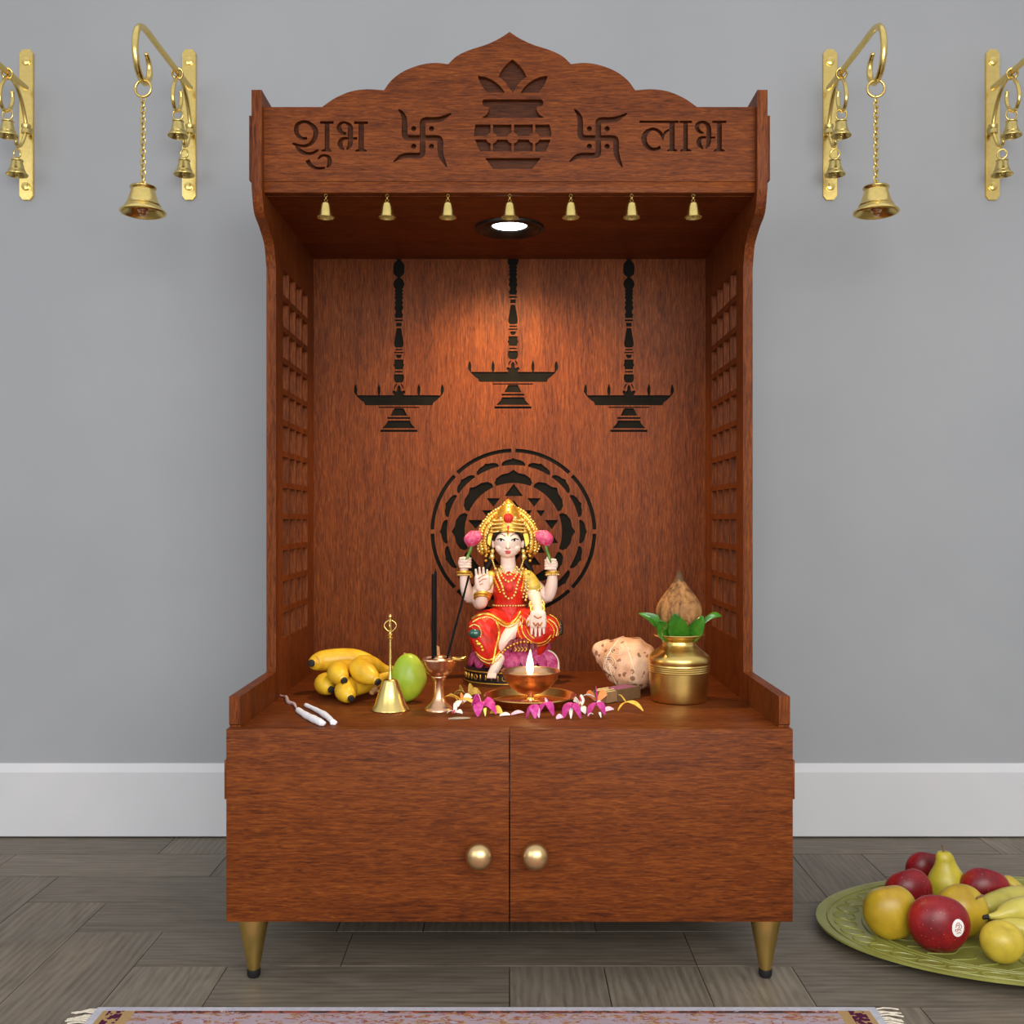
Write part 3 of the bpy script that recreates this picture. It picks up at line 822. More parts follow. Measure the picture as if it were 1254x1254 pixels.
# mango
t = NT('green_mango_skin'); v = t.coord(); n = t.noise(v, 14, 3, .5, .3); g = t.add('ShaderNodeTexVoronoi'); t.link(v, g.inputs['Vector']); g.inputs['Scale'].default_value = 330
sp_ = t.math('LESS_THAN', g.outputs['Distance'], .16)
c0 = t.ramp(n, [(.3, (.20, .34, .012)), (.5, (.36, .48, .03)), (.7, (.55, .58, .08))])
t.col(t.mix(t.math('MULTIPLY', sp_, .35), c0, (.55, .55, .2))); M['mango'] = t.set(.36, 0, .5, 0, .03)
ym = 1.872; mg = thing('green_mango', 'pale green mango standing between the hand bell and the incense holder', 'mango', (at(501, 832, ym).x, ym, SHELF))
bm = BM(); c = at(499.5, 831.0, ym); k = mm(1, ym)
prof = []
for i in range(19):
    a = PI * i / 18; rr = 21.5 * math.sin(a) ** .92 * (1 + .10 * math.cos(a)); prof.append((rr * k, -29.8 * k * math.cos(a)))
prof[0] = (0, prof[0][1]); prof[-1] = (0, prof[-1][1])
lathe(bm, prof, (0, 0, 0), 28, sx=1.0, sy=.85)
for v in bm.verts:
    zz = v.co.z / (29.8 * k); v.co.x += k * (2.6 * zz - 2.0 * zz * zz); 
    if v.co.x > 0: v.co.x *= 1 + .10 * math.exp(-(v.co.z / (9 * k) + .15) ** 2)
    v.co += c
zmin = min(v.co.z for v in bm.verts)
for v in bm.verts: v.co.z += SHELF - zmin
part('fruit', bm, M['mango'], mg, 179)
bm = BM(); tube(bm, [at(497, 804.5, ym), at(495.5, 801, ym)], [.004, .0028], 8); part('stem', bm, M['dry'], mg, 60)

# hand bell
yh = 1.792; k = mm(1, yh)
hb = thing('hand_bell', 'brass prayer hand bell with a slim ringed handle standing beside the bananas', 'hand bell', (mm(478 - CX, yh), yh, SHELF))
c = V((mm(478 - CX, yh), yh, SHELF)); bm = BM()
open_bell(bm, c, [(22.5 * k, 0), (23.6 * k, 1.2 * k), (22.8 * k, 3.2 * k), (19.4 * k, 8 * k), (15.6 * k, 19 * k), (12.2 * k, 29 * k), (9.8 * k, 35.5 * k), (9.2 * k, 37 * k), (7.5 * k, 38 * k), (3.2 * k, 38.4 * k), (0, 38.4 * k)], 1.2 * k, 40)
part('bell_body', bm, M['brass'], hb, 50)
bm = BM()
hp = [(0, 37.5), (3.0, 38), (2.6, 41), (2.0, 48), (1.6, 60), (1.35, 75), (1.35, 87), (3.2, 88), (3.4, 89.6), (1.9, 90.6), (3.0, 91.6), (3.2, 92.8), (1.9, 94), (1.7, 97), (1.7, 108), (2.4, 109.2), (1.7, 110.6), (1.0, 112), (2.2, 113.6), (2.5, 115), (1.6, 116.4), (0.7, 117.5), (0, 118)]
lathe(bm, [(r * k, h * k) for r, h in hp], c, 18); part('handle', bm, M['brass'], hb, 50)
bm = BM()
for a in (0, PI / 2):
    for s in (-1, 1):
        pts = [(r * math.cos(a) * s * k, r * math.sin(a) * s * k, h * k) for r, h in ((1.4, 96), (5, 99), (7.4, 103), (5.6, 107.5), (1.6, 110))]
        tube(bm, [c + V(p) for p in smooth_pts(pts, 5)], .75 * k, 7)
part('handle_ring', bm, M['brass'], hb, 60)
bm = BM(); tube(bm, [c + V((0, 0, 36 * k)), c + V((0, 0, 6 * k))], .8 * k, 6); ball(bm, c + V((0, 0, 5 * k)), 3.4 * k); part('clapper', bm, M['brassdk'], hb, 60)

# incense holder and sticks
yi = 1.795; k = mm(1, yi); c = V((mm(537.5 - CX, yi), yi, SHELF))
ih = thing('incense_holder', 'copper coloured footed incense cup with a lipped rim, holding black sticks', 'incense holder', c)
bm = BM()
lathe(bm, [(0, 0), (18 * k, 0), (18 * k, 1.4 * k), (15 * k, 4.2 * k), (9 * k, 10 * k), (6.6 * k, 17 * k), (6.0 * k, 27 * k), (6.6 * k, 35 * k), (8.8 * k, 39 * k), (9.6 * k, 40.5 * k), (9.2 * k, 41.5 * k), (0, 41.5 * k)], c, 36)
part('foot', bm, M['bronze'], ih, 50)
bm = BM()
lathe(bm, [(0, 40 * k), (7 * k, 40 * k), (12.5 * k, 43.5 * k), (17 * k, 49 * k), (19.4 * k, 54 * k), (20.6 * k, 60 * k), (21.6 * k, 62.2 * k), (20.8 * k, 63.2 * k), (19.2 * k, 61 * k), (17.6 * k, 55 * k), (13 * k, 48.5 * k), (0, 46.5 * k)], c, 40,
      bump=lambda a, h: 1 + (.07 * math.cos(5 * a) if h > 58 * k else 0))
part('cup', bm, M['bronze'], ih, 60)
bm = BM()
def spout(u, v):
    x = 17 + 16.5 * u; w_ = (7.4 - 3.8 * u * u) * (1 if u < .85 else .75)
    return c + V((x * k, (v - .5) * 2 * w_ * k - 4 * k, (60.5 + 2.6 * u + 3.2 * ((v - .5) * 2) ** 2 - 1.2 * math.sin(u * 3)) * k))
sheet(bm, spout, 8, 6, 1.4 * k); part('lip', bm, M['gold'], ih, 70, 'bright gold lip of the cup')
bm = BM()
lathe(bm, [(0, 60 * k), (6.5 * k, 60.3 * k), (9.5 * k, 63 * k), (7.6 * k, 66 * k), (0, 66.8 * k)], c + V((0, 2 * k, 0)), 24); lathe(bm, [(13.5 * k, 56 * k), (15 * k, 61.5 * k), (12 * k, 63.5 * k), (9 * k, 61.5 * k), (9 * k, 56 * k)], c, 30)
part('stick_socket', bm, M['bronze'], ih, 60)
M['incense'] = plain('black_incense', (.007, .007, .008), .85, 0, .5, 500, spec=.1)
for i, (pa, pb, r, lb) in enumerate((((530, 806, 1.79), (530, 704, 1.79), 1.6, 'upright black incense stick, left one of the close pair in the copper cup'), ((533.2, 806, 1.795), (533.4, 700.5, 1.795), 1.6, 'upright black incense stick with the thin tip, right one of the close pair'),
                                  ((547, 808, 1.79), (574, 706, 1.84), 1.4, 'slanted black incense stick leaning toward the seated statue'))):
    bm = BM(); a, b = at(*pa), at(*pb); tube(bm, [a + (b - a) * q / 12 for q in range(13)], [mm(r, 1.8) * (1 + .12 * random.uniform(-1, 1) * (i == 2)) for q in range(13)], 9)
    if i == 1: tube(bm, [b, b + V((0, 0, .0055))], .0009, 6)
    single('incense_stick', bm, M['incense'], lb, 'incense stick', 'incense sticks in the cup', smooth=60)
M['paper'] = plain('kraft_paper', (.50, .24, .09), .7, 0, .2, 100)
bm = BM(); sheet(bm, lambda u, v: at(535.5 + 3.5 * v - 1.2 * u, 806 - 16 * u + 2 * v, 1.80 + .004 * v), 4, 2, .0012)
single('paper_slip', bm, M['paper'], 'small curled brown slip standing behind the upright incense sticks', 'slip', smooth=60)

# tray, oil lamp
yt = 1.853; k = mm(1, yt); c = V((mm(649.5 - CX, yt), yt, SHELF))
bm = BM()
lathe(bm, [(0, .0003), (50 * k, .0003), (52.5 * k, 1.6 * k), (55.6 * k, 9.8 * k), (57.2 * k, 10.6 * k), (56.2 * k, 11.8 * k), (54.2 * k, 10.8 * k), (51 * k, 3 * k), (48.5 * k, 1.8 * k), (0, 1.6 * k)], c, 64)
M['tray'] = plain('golden_tray', (.72, .40, .12), .22, 1.0, .06, 50)
single('brass_tray', bm, M['tray'], 'round shallow golden tray under the oil lamp', 'tray', smooth=45)
yl = 1.845; k = mm(1, yl); c = V((mm(649.7 - CX, yl), yl, SHELF + .0027)); q = .875 * k
dy = thing('oil_lamp', 'lit oil lamp, a copper bowl on a thin stem in front of the statue', 'oil lamp', c)
bm = BM()
lathe(bm, [(0, 0), (11 * k, 0), (11.4 * k, 1.8 * q), (10 * k, 3 * q), (4.6 * k, 3.6 * q), (3.8 * k, 5 * q), (3.6 * k, 11 * q), (4.4 * k, 12.4 * q), (0, 12.4 * q)], c, 28); part('stem', bm, M['bronze'], dy, 50)
bm = BM()
lathe(bm, [(0, 11.8 * q), (6 * k, 12 * q), (15 * k, 15.6 * q), (23.5 * k, 22 * q), (30 * k, 30 * q), (33.6 * k, 38 * q), (35.2 * k, 43.4 * q), (36.6 * k, 45 * q), (36.0 * k, 46 * q), (34.6 * k, 45.2 * q), (32.4 * k, 38.5 * q), (28.8 * k, 31 * q), (22 * k, 23.8 * q), (14 * k, 18 * q), (0, 15.5 * q)], c, 48)
part('bowl', bm, M['bronze'], dy, 60)
t = NT('lamp_oil'); t.col((.42, .30, .14)); M['oil'] = t.set(.08, 0, .6)
bm = BM(); lathe(bm, [(0, 39 * q), (32.2 * k, 39 * q), (31.8 * k, 37.4 * q), (0, 37.4 * q)], c, 40); part('oil', bm, M['oil'], dy, 40, 'pale oil filling the bowl')
bm = BM(); tube(bm, [c + V((-1 * k, -20 * k, 39 * q)), c + V((-1.2 * k, -22 * k, 45 * q))], [2.0 * k, 1.2 * k], 8); M['wick'] = plain('burnt_wick', (.30, .12, .03), .9); part('wick', bm, M['wick'], dy, 60)
bm = BM(); lathe(bm, [(0, 42.4 * q), (2.8 * k, 44 * q), (4.3 * k, 49 * q), (4.6 * k, 55 * q), (3.8 * k, 62 * q), (2.5 * k, 68 * q), (1.3 * k, 73 * q), (.5 * k, 77 * q), (0, 79 * q)], c + V((-1.2 * k, -22 * k, 0)), 18)
for v in bm.verts:
    h = (v.co.z - c.z) / q; v.co.x += k * .05 * max(0, h - 66)
part('flame', bm, M['flame'], dy, 179, 'bright pale yellow flame')

# conch shell
t = NT('carved_conch'); v = t.coord(); n = t.noise(v, 16, 4, .6, .6); vo = t.add('ShaderNodeTexVoronoi'); t.link(v, vo.inputs['Vector']); vo.inputs['Scale'].default_value = 70; vo.inputs['Randomness'].default_value = 1
n2 = t.noise(v, 34, 3, .6, 1.2)
spot = t.math('MULTIPLY', t.math('LESS_THAN', vo.outputs['Distance'], .36), t.math('GREATER_THAN', n2, .49))
c0 = t.ramp(n, [(.3, (.50, .25, .13)), (.5, (.72, .43, .26)), (.72, (.82, .60, .42))])
t.col(t.mix(t.math('MULTIPLY', spot, .8), c0, (.17, .06, .025))); t.bump(t.math('ADD', n, t.math('MULTIPLY', spot, -.7)), .5, .003); M['conch'] = t.set(.5, 0, .4, 0, .05)
M['conchrim'] = plain('pale_shell_ridge', (.78, .60, .42), .45, 0, .15, 120)
yc = 2.02; k = mm(1, yc)
cn = thing('conch_shell', 'carved cream and brown spotted conch shell resting beside the golden pot', 'conch shell', (at(768, 830, yc).x, yc, SHELF))
A = at(727, 798, yc); Bp = at(802, 832, yc - .05); ax = (Bp - A); L = ax.length; ax = ax.normalized()
pr = [(0, 0), (5, .005), (9, .04), (13, .10), (17.5, .165), (17.0, .185), (23, .27), (28, .35), (27.6, .37), (31.5, .45), (34, .55), (34, .66), (31, .78), (26, .88), (19, .965), (8, 1.0), (0, 1.0)]
bm = BM()
pp = smooth_pts(pr, 3); pp = [(max(r, 0) * k, h * L) for r, h in pp]; pp[0] = (0, pp[0][1]); pp[-1] = (0, pp[-1][1])
lathe(bm, pp, A, 44, ax, sx=1.0, sy=.92, bump=lambda a, h: 1 + .035 * math.sin(3 * a + h / L * 26) + .02 * math.sin(11 * a))
dz = SHELF + .0006 - min(v.co.z for v in bm.verts)
for v in bm.verts: v.co.z += dz
part('shell_body', bm, M['conch'], cn, 60)
bm = BM(); s_, u_ = frame_of(ax)
def onshell(a, h, ex=.0):
    r = 0
    for (r0, h0), (r1, h1) in zip(pr, pr[1:]):
        if h0 <= h <= h1 and h1 > h0: r = r0 + (r1 - r0) * (h - h0) / (h1 - h0); break
    r = (r + ex) * k * (1 + .035 * math.sin(3 * a + h * 26) + .02 * math.sin(11 * a))
    return A + V((0, 0, dz)) + ax * (h * L) + s_ * (r * math.cos(a)) + u_ * (.92 * r * math.sin(a))
# the side facing the viewer
best = max(range(72), key=lambda i: -(s_ * math.cos(i * PI / 36) + u_ * math.sin(i * PI / 36)).y)
af = best * PI / 36
for (a0, h0), (a1, h1) in (((-1.3, .30), (1.3, .36)), ((.9, .46), (-.5, .92)), ((-.2, .36), (-1.3, .62))):
    pts = [onshell(af + a0 + (a1 - a0) * i / 12, h0 + (h1 - h0) * i / 12, .3) for i in range(13)]
    tube(bm, pts, [mm(.3 + .45 * math.sin(PI * i / 12), yc) for i in range(13)], 6)
for (a, h) in ((-.55, .42), (-.2, .40), (.35, .42)):
    for rr in (.17, .10): tube(bm, [onshell(af + a + rr * 1.2 * math.cos(q * PI / 8), h + rr * .62 * math.sin(q * PI / 8), .3) for q in range(16)], .0007, 6, closed=True)
part('carved_ridges', bm, M['conchrim'], cn, 60, 'raised pale carved lines on the shell')

# match box
bx = V((.072, .072, 0)).normalized(); bw = V((-bx.y, bx.x, 0)); p0 = at(743.5, 862.3, ysh(862.3)); p0.z = SHELF
hbx = mm(14.5, 1.86); Lx = .098; Wx = .036
mb = thing('matchbox', 'small slid-open brown matchbox with a purple top in front of the conch', 'matchbox', p0 + bx * Lx / 2 + bw * Wx / 2)
def obox(bm, a0, a1, b0, b1, z0, z1, mi=0):
    t = bmesh.new(); bmesh.ops.create_cube(t, size=1)
    for v in t.verts:
        q = p0 + bx * (a0 + (v.co.x + .5) * (a1 - a0)) + bw * (b0 + (v.co.y + .5) * (b1 - b0)); v.co = V((q.x, q.y, SHELF + z0 + (v.co.z + .5) * (z1 - z0)))
    merge(bm, t, mi)
M['tan'] = plain('tan_card', (.30, .17, .075), .7, 0, .1, 80); M['strike'] = plain('dark_striking_side', (.14, .075, .028), .8, 0, .2, 200); M['purple'] = plain('purple_label', (.24, .07, .16), .6, 0, .25, 90)
bm = BM(); g = .0011
obox(bm, .03, Lx, 0, g, 0, hbx); obox(bm, .03, Lx, Wx - g, Wx, 0, hbx); obox(bm, .03, Lx, g, Wx - g, 0, g); obox(bm, .03, Lx, g, Wx - g, hbx - g, hbx)
part('sleeve', bm, M['strike'], mb, 0, 'dark brown outer sleeve')
bm = BM(); obox(bm, .034, Lx - .008, .004, Wx - .004, hbx, hbx + .0005); part('sleeve_label', bm, M['purple'], mb, 0, 'purple paper on top')
bm = BM(); e = .0013
obox(bm, 0, .07, e, e + g, e, hbx - e); obox(bm, 0, .07, Wx - e - g, Wx - e, e, hbx - e); obox(bm, 0, g, e + g, Wx - e - g, e, hbx - e); obox(bm, 0, .07, e + g, Wx - e - g, e, e + g)
part('tray', bm, M['tan'], mb, 0, 'light tan inner tray')
M['match'] = plain('pale_matchwood', (.75, .55, .24), .7, 0, .15, 200); M['matchhead'] = plain('black_match_head', (.02, .012, .01), .8)
for i in range(6):
    b_ = .005 + i * .005; bm = BM(); z = hbx - .0005 + .0012 * (i % 2); st = p0 + bw * b_ + V((0, 0, z)) + bx * (-.010 + .006 * ((i * 7) % 3))
    dr = (bx + bw * (.04 * ((i * 5) % 3 - 1))).normalized()
    tube(bm, [st, st + dr * .037], .0011, 6); m_ = part('match', bm, M['match'], mb, 60)
    bm = BM(); ball(bm, st, .0017, 2, 1.0, 1.0, .9); part('match_head', bm, M['matchhead'], m_, 60, 'black match head')

# golden pot, leaves, coconut
yk = 1.888; k = mm(1, yk); kc = V((mm(831.5 - CX, yk), yk, SHELF))
bm = BM()
kp = [(0, .2), (31.5, .2), (33.2, 1.2), (34.4, 5), (35.4, 16), (36.2, 28), (36.6, 36), (37.4, 37), (36.7, 38.2), (37.5, 39.4), (36.8, 40.6), (37.6, 41.8), (36.9, 43), (37.7, 44.4), (37.2, 46), (37.9, 48), (38.0, 52), (37.2, 54.6), (33, 58.6), (27, 63.2), (22, 67.6), (20.6, 70), (20.4, 73), (22, 75.6), (27, 78.2), (30, 79.6), (30.6, 80.8), (30, 81.8), (28, 81.6), (22.5, 78.4), (19.2, 75), (19.0, 70), (22, 65.5), (30, 58), (34, 50), (33, 20), (30, 4), (0, 3)]
lathe(bm, [(r * k, h * k) for r, h in kp], kc, 64)
single('golden_pot', bm, M['gold'], 'round golden water pot with ringed body at the right of the shelf', 'pot', smooth=35)
t = NT('dry_coconut'); v = t.coord((60, 60, 9)); n = t.noise(v, 1, 5, .6, 1.5); v2 = t.coord(); n2 = t.noise(v2, 30, 4, .6, 2.5)
gr = t.add('ShaderNodeSeparateXYZ'); t.link(t.coord(), gr.inputs[0])
c0 = t.ramp(t.math('ADD', t.math('MULTIPLY', n, .6), t.math('MULTIPLY', n2, .4)), [(.38, (.07, .028, .010)), (.5, (.27, .125, .040)), (.64, (.46, .23, .08))])
tipf = t.math('MULTIPLY', t.math('GREATER_THAN', t.math('ADD', gr.outputs['Z'], t.math('MULTIPLY', n2, .035)), .142), .75)
t.col(t.mix(tipf, c0, (.045, .028, .014))); t.bump(n, .6, .003); M['coco'] = t.set(.65, 0, .3)
bm = BM()
cp = [(0, 64), (12, 67), (20, 76), (25, 90), (27.6, 104), (28, 111), (26.2, 118), (21.5, 126), (15.5, 134), (10, 141), (6.4, 147), (4.2, 152), (3.0, 156), (1.5, 158.6), (0, 159)]
cp = smooth_pts(cp, 3); cp[0] = (0, 64); cp[-1] = (0, 159)
lathe(bm, [(max(r, 0) * k * .66 if h < 80 else max(r, 0) * k * (.66 + .34 * min(1, (h - 80) / 22)), h * k) for r, h in cp], kc, 40, bump=lambda a, h: 1 + .012 * math.sin(9 * a + h * 80))
single('coconut', bm, M['coco'], 'brown husked coconut with a pointed dark tip set in the golden pot', 'coconut', smooth=179, loc=kc + V((0, 0, 64 * k)))
t = NT('mango_leaf'); v = t.coord(); n = t.noise(v, 26, 4, .6, .8)
t.col(t.ramp(n, [(.3, (.022, .11, .010)), (.55, (.05, .21, .015)), (.78, (.12, .30, .04))])); M['leaf'] = t.set(.26, 0, .6)
def leaf(base, mid, tip, width, side, label, cup=.25):
    "leaf along base > mid > tip (points), width in metres, side = direction across"
    b, m_, tp = V(base), V(mid), V(tip); side = V(side).normalized()
    def fn(u, v):
        p = b * (1 - u) ** 2 + m_ * (2 * u * (1 - u)) + tp * u * u
        w_ = width * (math.sin(PI * min(1, .26 + .74 * u)) ** .8 if u < .999 else 0) * (1 - .15 * u)
        d = (m_ - b) * (1 - u) + (tp - m_) * u; nn = d.cross(side).normalized()
        q = (v - .5) * 2
        return p + side * (q * w_ / 2) + nn * (-cup * w_ * (q * q) * .5 + (.0012 if abs(q) < .05 else 0))
    bm = BM(); sheet(bm, fn, 14, 8, .0011)
    return single('mango_leaf', bm, M['leaf'], label, 'leaf', 'leaves in the golden pot', smooth=60)
R0 = 17 * k
def kpx(px, py, dyy): return at(px, py, yk + dyy)
leaf(kpx(819, 780, -.008), kpx(806, 757, -.022), kpx(782, 751, -.016), 21 * k, (.62, .62, .5), 'green leaf at the left of the golden pot, drooping outward to a tip', .3)
leaf(kpx(822, 781, -.018), kpx(811, 768, -.044), kpx(807, 760, -.046), 22 * k, (.83, -.10, .50), 'short green leaf second from the left in the golden pot', .25)
leaf(kpx(832, 781, -.024), kpx(830.5, 764, -.046), kpx(826, 751, -.044), 27 * k, (1, .03, .05), 'widest green leaf, upright in the middle of the golden pot', .25)
leaf(kpx(843.5, 781, -.018), kpx(855, 768, -.040), kpx(861, 754, -.042), 21 * k, (.83, .10, -.50), 'green leaf right of the middle one in the golden pot, leaning right', .25)
leaf(kpx(847, 780, -.006), kpx(864, 745, -.020), kpx(884, 755, -.012), 20 * k, (.45, .5, .62), 'green leaf at the right of the golden pot, bent out to a long tip', .3)

# cotton wicks
M['cotton'] = plain('white_cotton', (.76, .76, .80), .9, 0, .10, 160, bump=.3)
def wick(pts, rad, tail, label):
    t = thing('cotton_wick', label, 'cotton wick', at(*pts[len(pts) // 2]), 'rolled cotton wicks')
    bm = BM(); P = [at(*p) for p in pts]; dz = SHELF + max(rad) - min(p.z - 0 for p in P)
    s = smooth_pts([(p.x, p.y, SHELF + r * (1.0 if i else 1.05), r) for i, (p, r) in enumerate(zip(P, rad))], 6)
    tube(bm, [q[:3] for q in s], [q[3] * (1 + .05 * math.sin(i * 1.3)) for i, q in enumerate(s)], 12)
    e = V(s[-1][:3]); d = (V(s[-1][:3]) - V(s[-3][:3])).normalized()
    for q in range(5): ball(bm, e + d * .001 + V((math.cos(q * 1.3) * .0035, 0, math.sin(q * 1.3) * .002)), .0032)
    part('roll', bm, M['cotton'], t, 70)
    if tail:
        bm = BM()
        for j in range(2):
            s = smooth_pts([tuple(at(x, y, ysh(y) - .002) + V((0, 0, .0012 + .002 * abs(math.sin(i * 1.7 + j * 1.5))))) for i, (x, y) in enumerate(tail)], 5)
            tube(bm, s, [.0012 + .0026 * (1 - abs(2 * i / len(s) - .8)) * (.6 if j else 1) if i > 4 else .0009 for i in range(len(s))], 7)
        M['tail'] = plain('twisted_cotton_tail', (.50, .36, .36), .9, 0, .3, 300); part('tail', bm, M['tail'], t, 70, 'thin twisted greyish tail')
wick([(365, 872, ysh(873)), (375, 879, ysh(880)), (386, 884.5, ysh(886)), (394, 888, ysh(889.5))], [.0048, .0056, .0062, .0056], [(343, 853), (350, 855), (353, 861), (360, 864), (363, 869), (367, 874)], 'white rolled cotton wick with a twisted tail, nearest the front edge')
wick([(374.5, 865, ysh(866)), (387, 871, ysh(872)), (399, 878, ysh(880)), (408, 885, ysh(887.5))], [.0036, .0040, .0052, .0040], None, 'white rolled cotton wick without a tail, behind the other one')
# ------------------------------------------------------------------ scattered flowers and petals
def petalmat(name, c, tip, w=.75):
    t = NT(name); n = t.noise(t.coord(), 120, 3, .6, .5)
    t.col(t.ramp(n, [(.35, c), (.72, tip)])); return t.set(.5, 0, .3, 0, .05)
M['mag'] = petalmat('magenta_petal', (.50, .015, .20), (.66, .10, .38))
M['lilac'] = petalmat('pale_pink_petal', (.78, .40, .55), (.88, .70, .76))
M['yel'] = petalmat('yellow_petal', (.72, .40, .03), (.86, .62, .14))
M['wht'] = petalmat('white_petal', (.85, .74, .66), (.9, .86, .82))
M['red'] = petalmat('red_petal', (.55, .01, .03), (.72, .06, .10))
M['org'] = petalmat('orange_petal', (.78, .22, .04), (.85, .36, .16))
M['olive'] = petalmat('dried_olive_petal', (.34, .21, .03), (.52, .36, .08))
M['grey'] = petalmat('withered_grey_petal', (.30, .24, .18), (.42, .36, .28))
M['limes'] = petalmat('lime_stamen', (.50, .55, .05), (.75, .75, .2))
def petal(bm, base, yaw, length, width, rise, droop, twist=0.0, th=.0009, cup=.25):
    "petal from a base point: rises, then droops along its length"
    d = V((math.cos(yaw), math.sin(yaw), 0)); s = V((-math.sin(yaw), math.cos(yaw), 0)); up = V((0, 0, 1))
    s = (s * math.cos(twist) + up * math.sin(twist)).normalized()
    def fn(u, v):
        q = (v - .5) * 2; w_ = width * (math.sin(PI * (.10 + .87 * u)) ** .8)
        z = rise * math.sin(PI * min(1, u * .62 + .0)) * 1.0 - droop * u * u
        return V(base) + d * (length * u) + up * (z + cup * w_ * (1 - q * q) * .4) + s * (q * w_ / 2)
    sheet(bm, fn, 8, 6, th)
    return bm
def flower(name, label, px, py, parts, group='flowers scattered before the lamp'):
    Y = ysh(py); o = at(px, py, Y); o.z = SHELF
    t = thing(name, label, 'flower', o, group); k = mm(1, Y)
    for nm, mat, (dx, dyy, dz), yaw, L, w_, rise, droop, tw in parts:
        bm = BM(); b = o + V((dx * k, dyy * k, dz * k))
        petal(bm, b, math.radians(yaw), L * k, w_ * k, rise * k, droop * k, math.radians(tw))
        lo = min(v.co.z for v in bm.verts)
        if lo < SHELF + .0002:
            for v in bm.verts: v.co.z += SHELF + .0002 - lo
        part(nm, bm, M[mat], t, 70)
    return t
flower('orchid_flower', 'large magenta orchid bloom beside the yellow star petals, left of the tray', 590, 876, [
    ('petal', 'mag', (-2, 4, 12), 200, 11, 16, 12, 10, 60), ('petal', 'mag', (-3, 0, 14), 265, 12, 15, 5, 18, 20), ('petal', 'mag', (4, 2, 12), 330, 16, 12, 7, 16, 30),
    ('petal', 'mag', (2, 6, 12), 20, 15, 11, 7, 6, 45), ('petal', 'lilac', (-1, 8, 8), 110, 9, 12, 13, 2, 70), ('stamen', 'limes', (4, -8, 10), 275, 8, 4, 2, 10, 20)])
flower('plumeria_flower', 'yellow pointed star shaped bloom with white edges beside the incense cup', 563, 868, [
    ('petal', 'yel', (0, 0, 12), 195, 18, 8, 6, 2, 25), ('petal', 'yel', (0, -2, 12), 318, 30, 7, 5, 10, 10), ('petal', 'yel', (-2, 4, 8), 150, 14, 9, 9, 3, 40), ('petal', 'wht', (4, 4, 8), 40, 14, 9, 8, 4, 45),
    ('petal', 'wht', (0, -2, 9), 262, 12, 9, 4, 8, 10), ('petal', 'org', (2, 6, 6), 80, 10, 10, 9, 2, 60)])
flower('dried_flower', 'dried olive coloured bloom behind the yellow star petals', 572, 857, [
    ('petal', 'olive', (0, 0, 5), 182, 17, 11, 7, 5, 35), ('petal', 'olive', (0, 0, 5), 0, 17, 12, 9, 6, 35), ('petal', 'olive', (-3, 2, 5), 130, 11, 11, 10, 3, 60), ('petal', 'olive', (2, 2, 5), 60, 11, 12, 11, 3, 60)])
flower('small_blossom', 'small white and red blossom at the foot of the incense cup', 556, 876, [
    ('petal', 'wht', (0, 0, 4), 195, 9, 8, 3, 4, 20), ('petal', 'wht', (0, 0, 4), 70, 8, 8, 8, 1, 60), ('petal', 'red', (0, -2, 4), 265, 5, 6, 3, 3, 40), ('petal', 'wht', (2, 0, 4), 340, 9, 8, 3, 4, 20)])
def loose(label, mat, px, py, yaw, L, w_, rise, droop, tw=20, dz=.6, group='petals strewn on the shelf'):
    Y = ysh(py); o = at(px, py, Y); o.z = SHELF + mm(dz, Y); k = mm(1, Y); bm = BM()
    petal(bm, o, math.radians(yaw), L * k, w_ * k, rise * k, droop * k, math.radians(tw))
    lo = min(v.co.z for v in bm.verts)
    for v in bm.verts: v.co.z += SHELF + .0003 - lo
    return single('petal', bm, M[mat], label, 'petal', group, smooth=70)
loose('flat grey withered petal lying under the yellow star shaped bloom', 'grey', 549, 881, 5, 27, 9, 1, .5, 5)
loose('yellow petal with a white edge leaning on the large magenta orchid', 'yel', 601, 874, 335, 16, 11, 7, 7, 50)
loose('small white petal with a red streak just right of the large orchid', 'wht', 612, 877, 350, 13, 6, 3, 2, 30)
loose('small pink petal with a dark end before the left of the tray', 'lilac', 626, 876, 12, 16, 6, 4, 2, 30)
flower('orchid_flower', 'two petalled magenta bloom before the middle of the tray, left half', 653, 880, [
    ('petal', 'mag', (1, 2, 15), 205, 10, 14, 4, 18, 15), ('petal', 'mag', (0, 0, 16), 285, 9, 12, 3, 17, 10), ('petal', 'lilac', (4, 0, 12), 300, 6, 6, 2, 12, 20)])
flower('orchid_flower', 'smaller pink magenta bloom before the lamp foot, next right of the two petalled one', 668, 878, [
    ('petal', 'mag', (0, 2, 16), 215, 11, 13, 3, 16, 15), ('petal', 'mag', (1, 0, 17), 320, 11, 13, 3, 17, 10), ('petal', 'lilac', (1, 4, 14), 70, 6, 10, 6, 3, 60)])
loose('tiny curled white and pink petal in front of the tray', 'lilac', 681, 881, 10, 9, 7, 4, 3, 40)
flower('orchid_flower', 'drooping magenta bloom with a pale stripe before the right of the tray', 698, 880, [
    ('petal', 'mag', (1, 2, 18), 215, 11, 17, 3, 20, 12), ('petal', 'mag', (2, 0, 17), 325, 13, 14, 3, 18, 12), ('petal', 'wht', (1, -1, 14), 268, 5, 5, 1, 14, 5)])
flower('small_blossom', 'white, yellow and red speckled blossom between two magenta blooms', 711, 873, [
    ('petal', 'wht', (0, 2, 8), 160, 9, 9, 9, 3, 60), ('petal', 'wht', (0, 2, 9), 60, 10, 10, 10, 3, 60), ('petal', 'yel', (0, 0, 8), 215, 9, 10, 4, 6, 30), ('petal', 'red', (0, 2, 14), 90, 5, 6, 5, 2, 60), ('petal', 'wht', (0, -2, 7), 300, 10, 9, 2, 8, 20), ('petal', 'red', (2, -4, 5), 300, 6, 5, 2, 4, 30)])
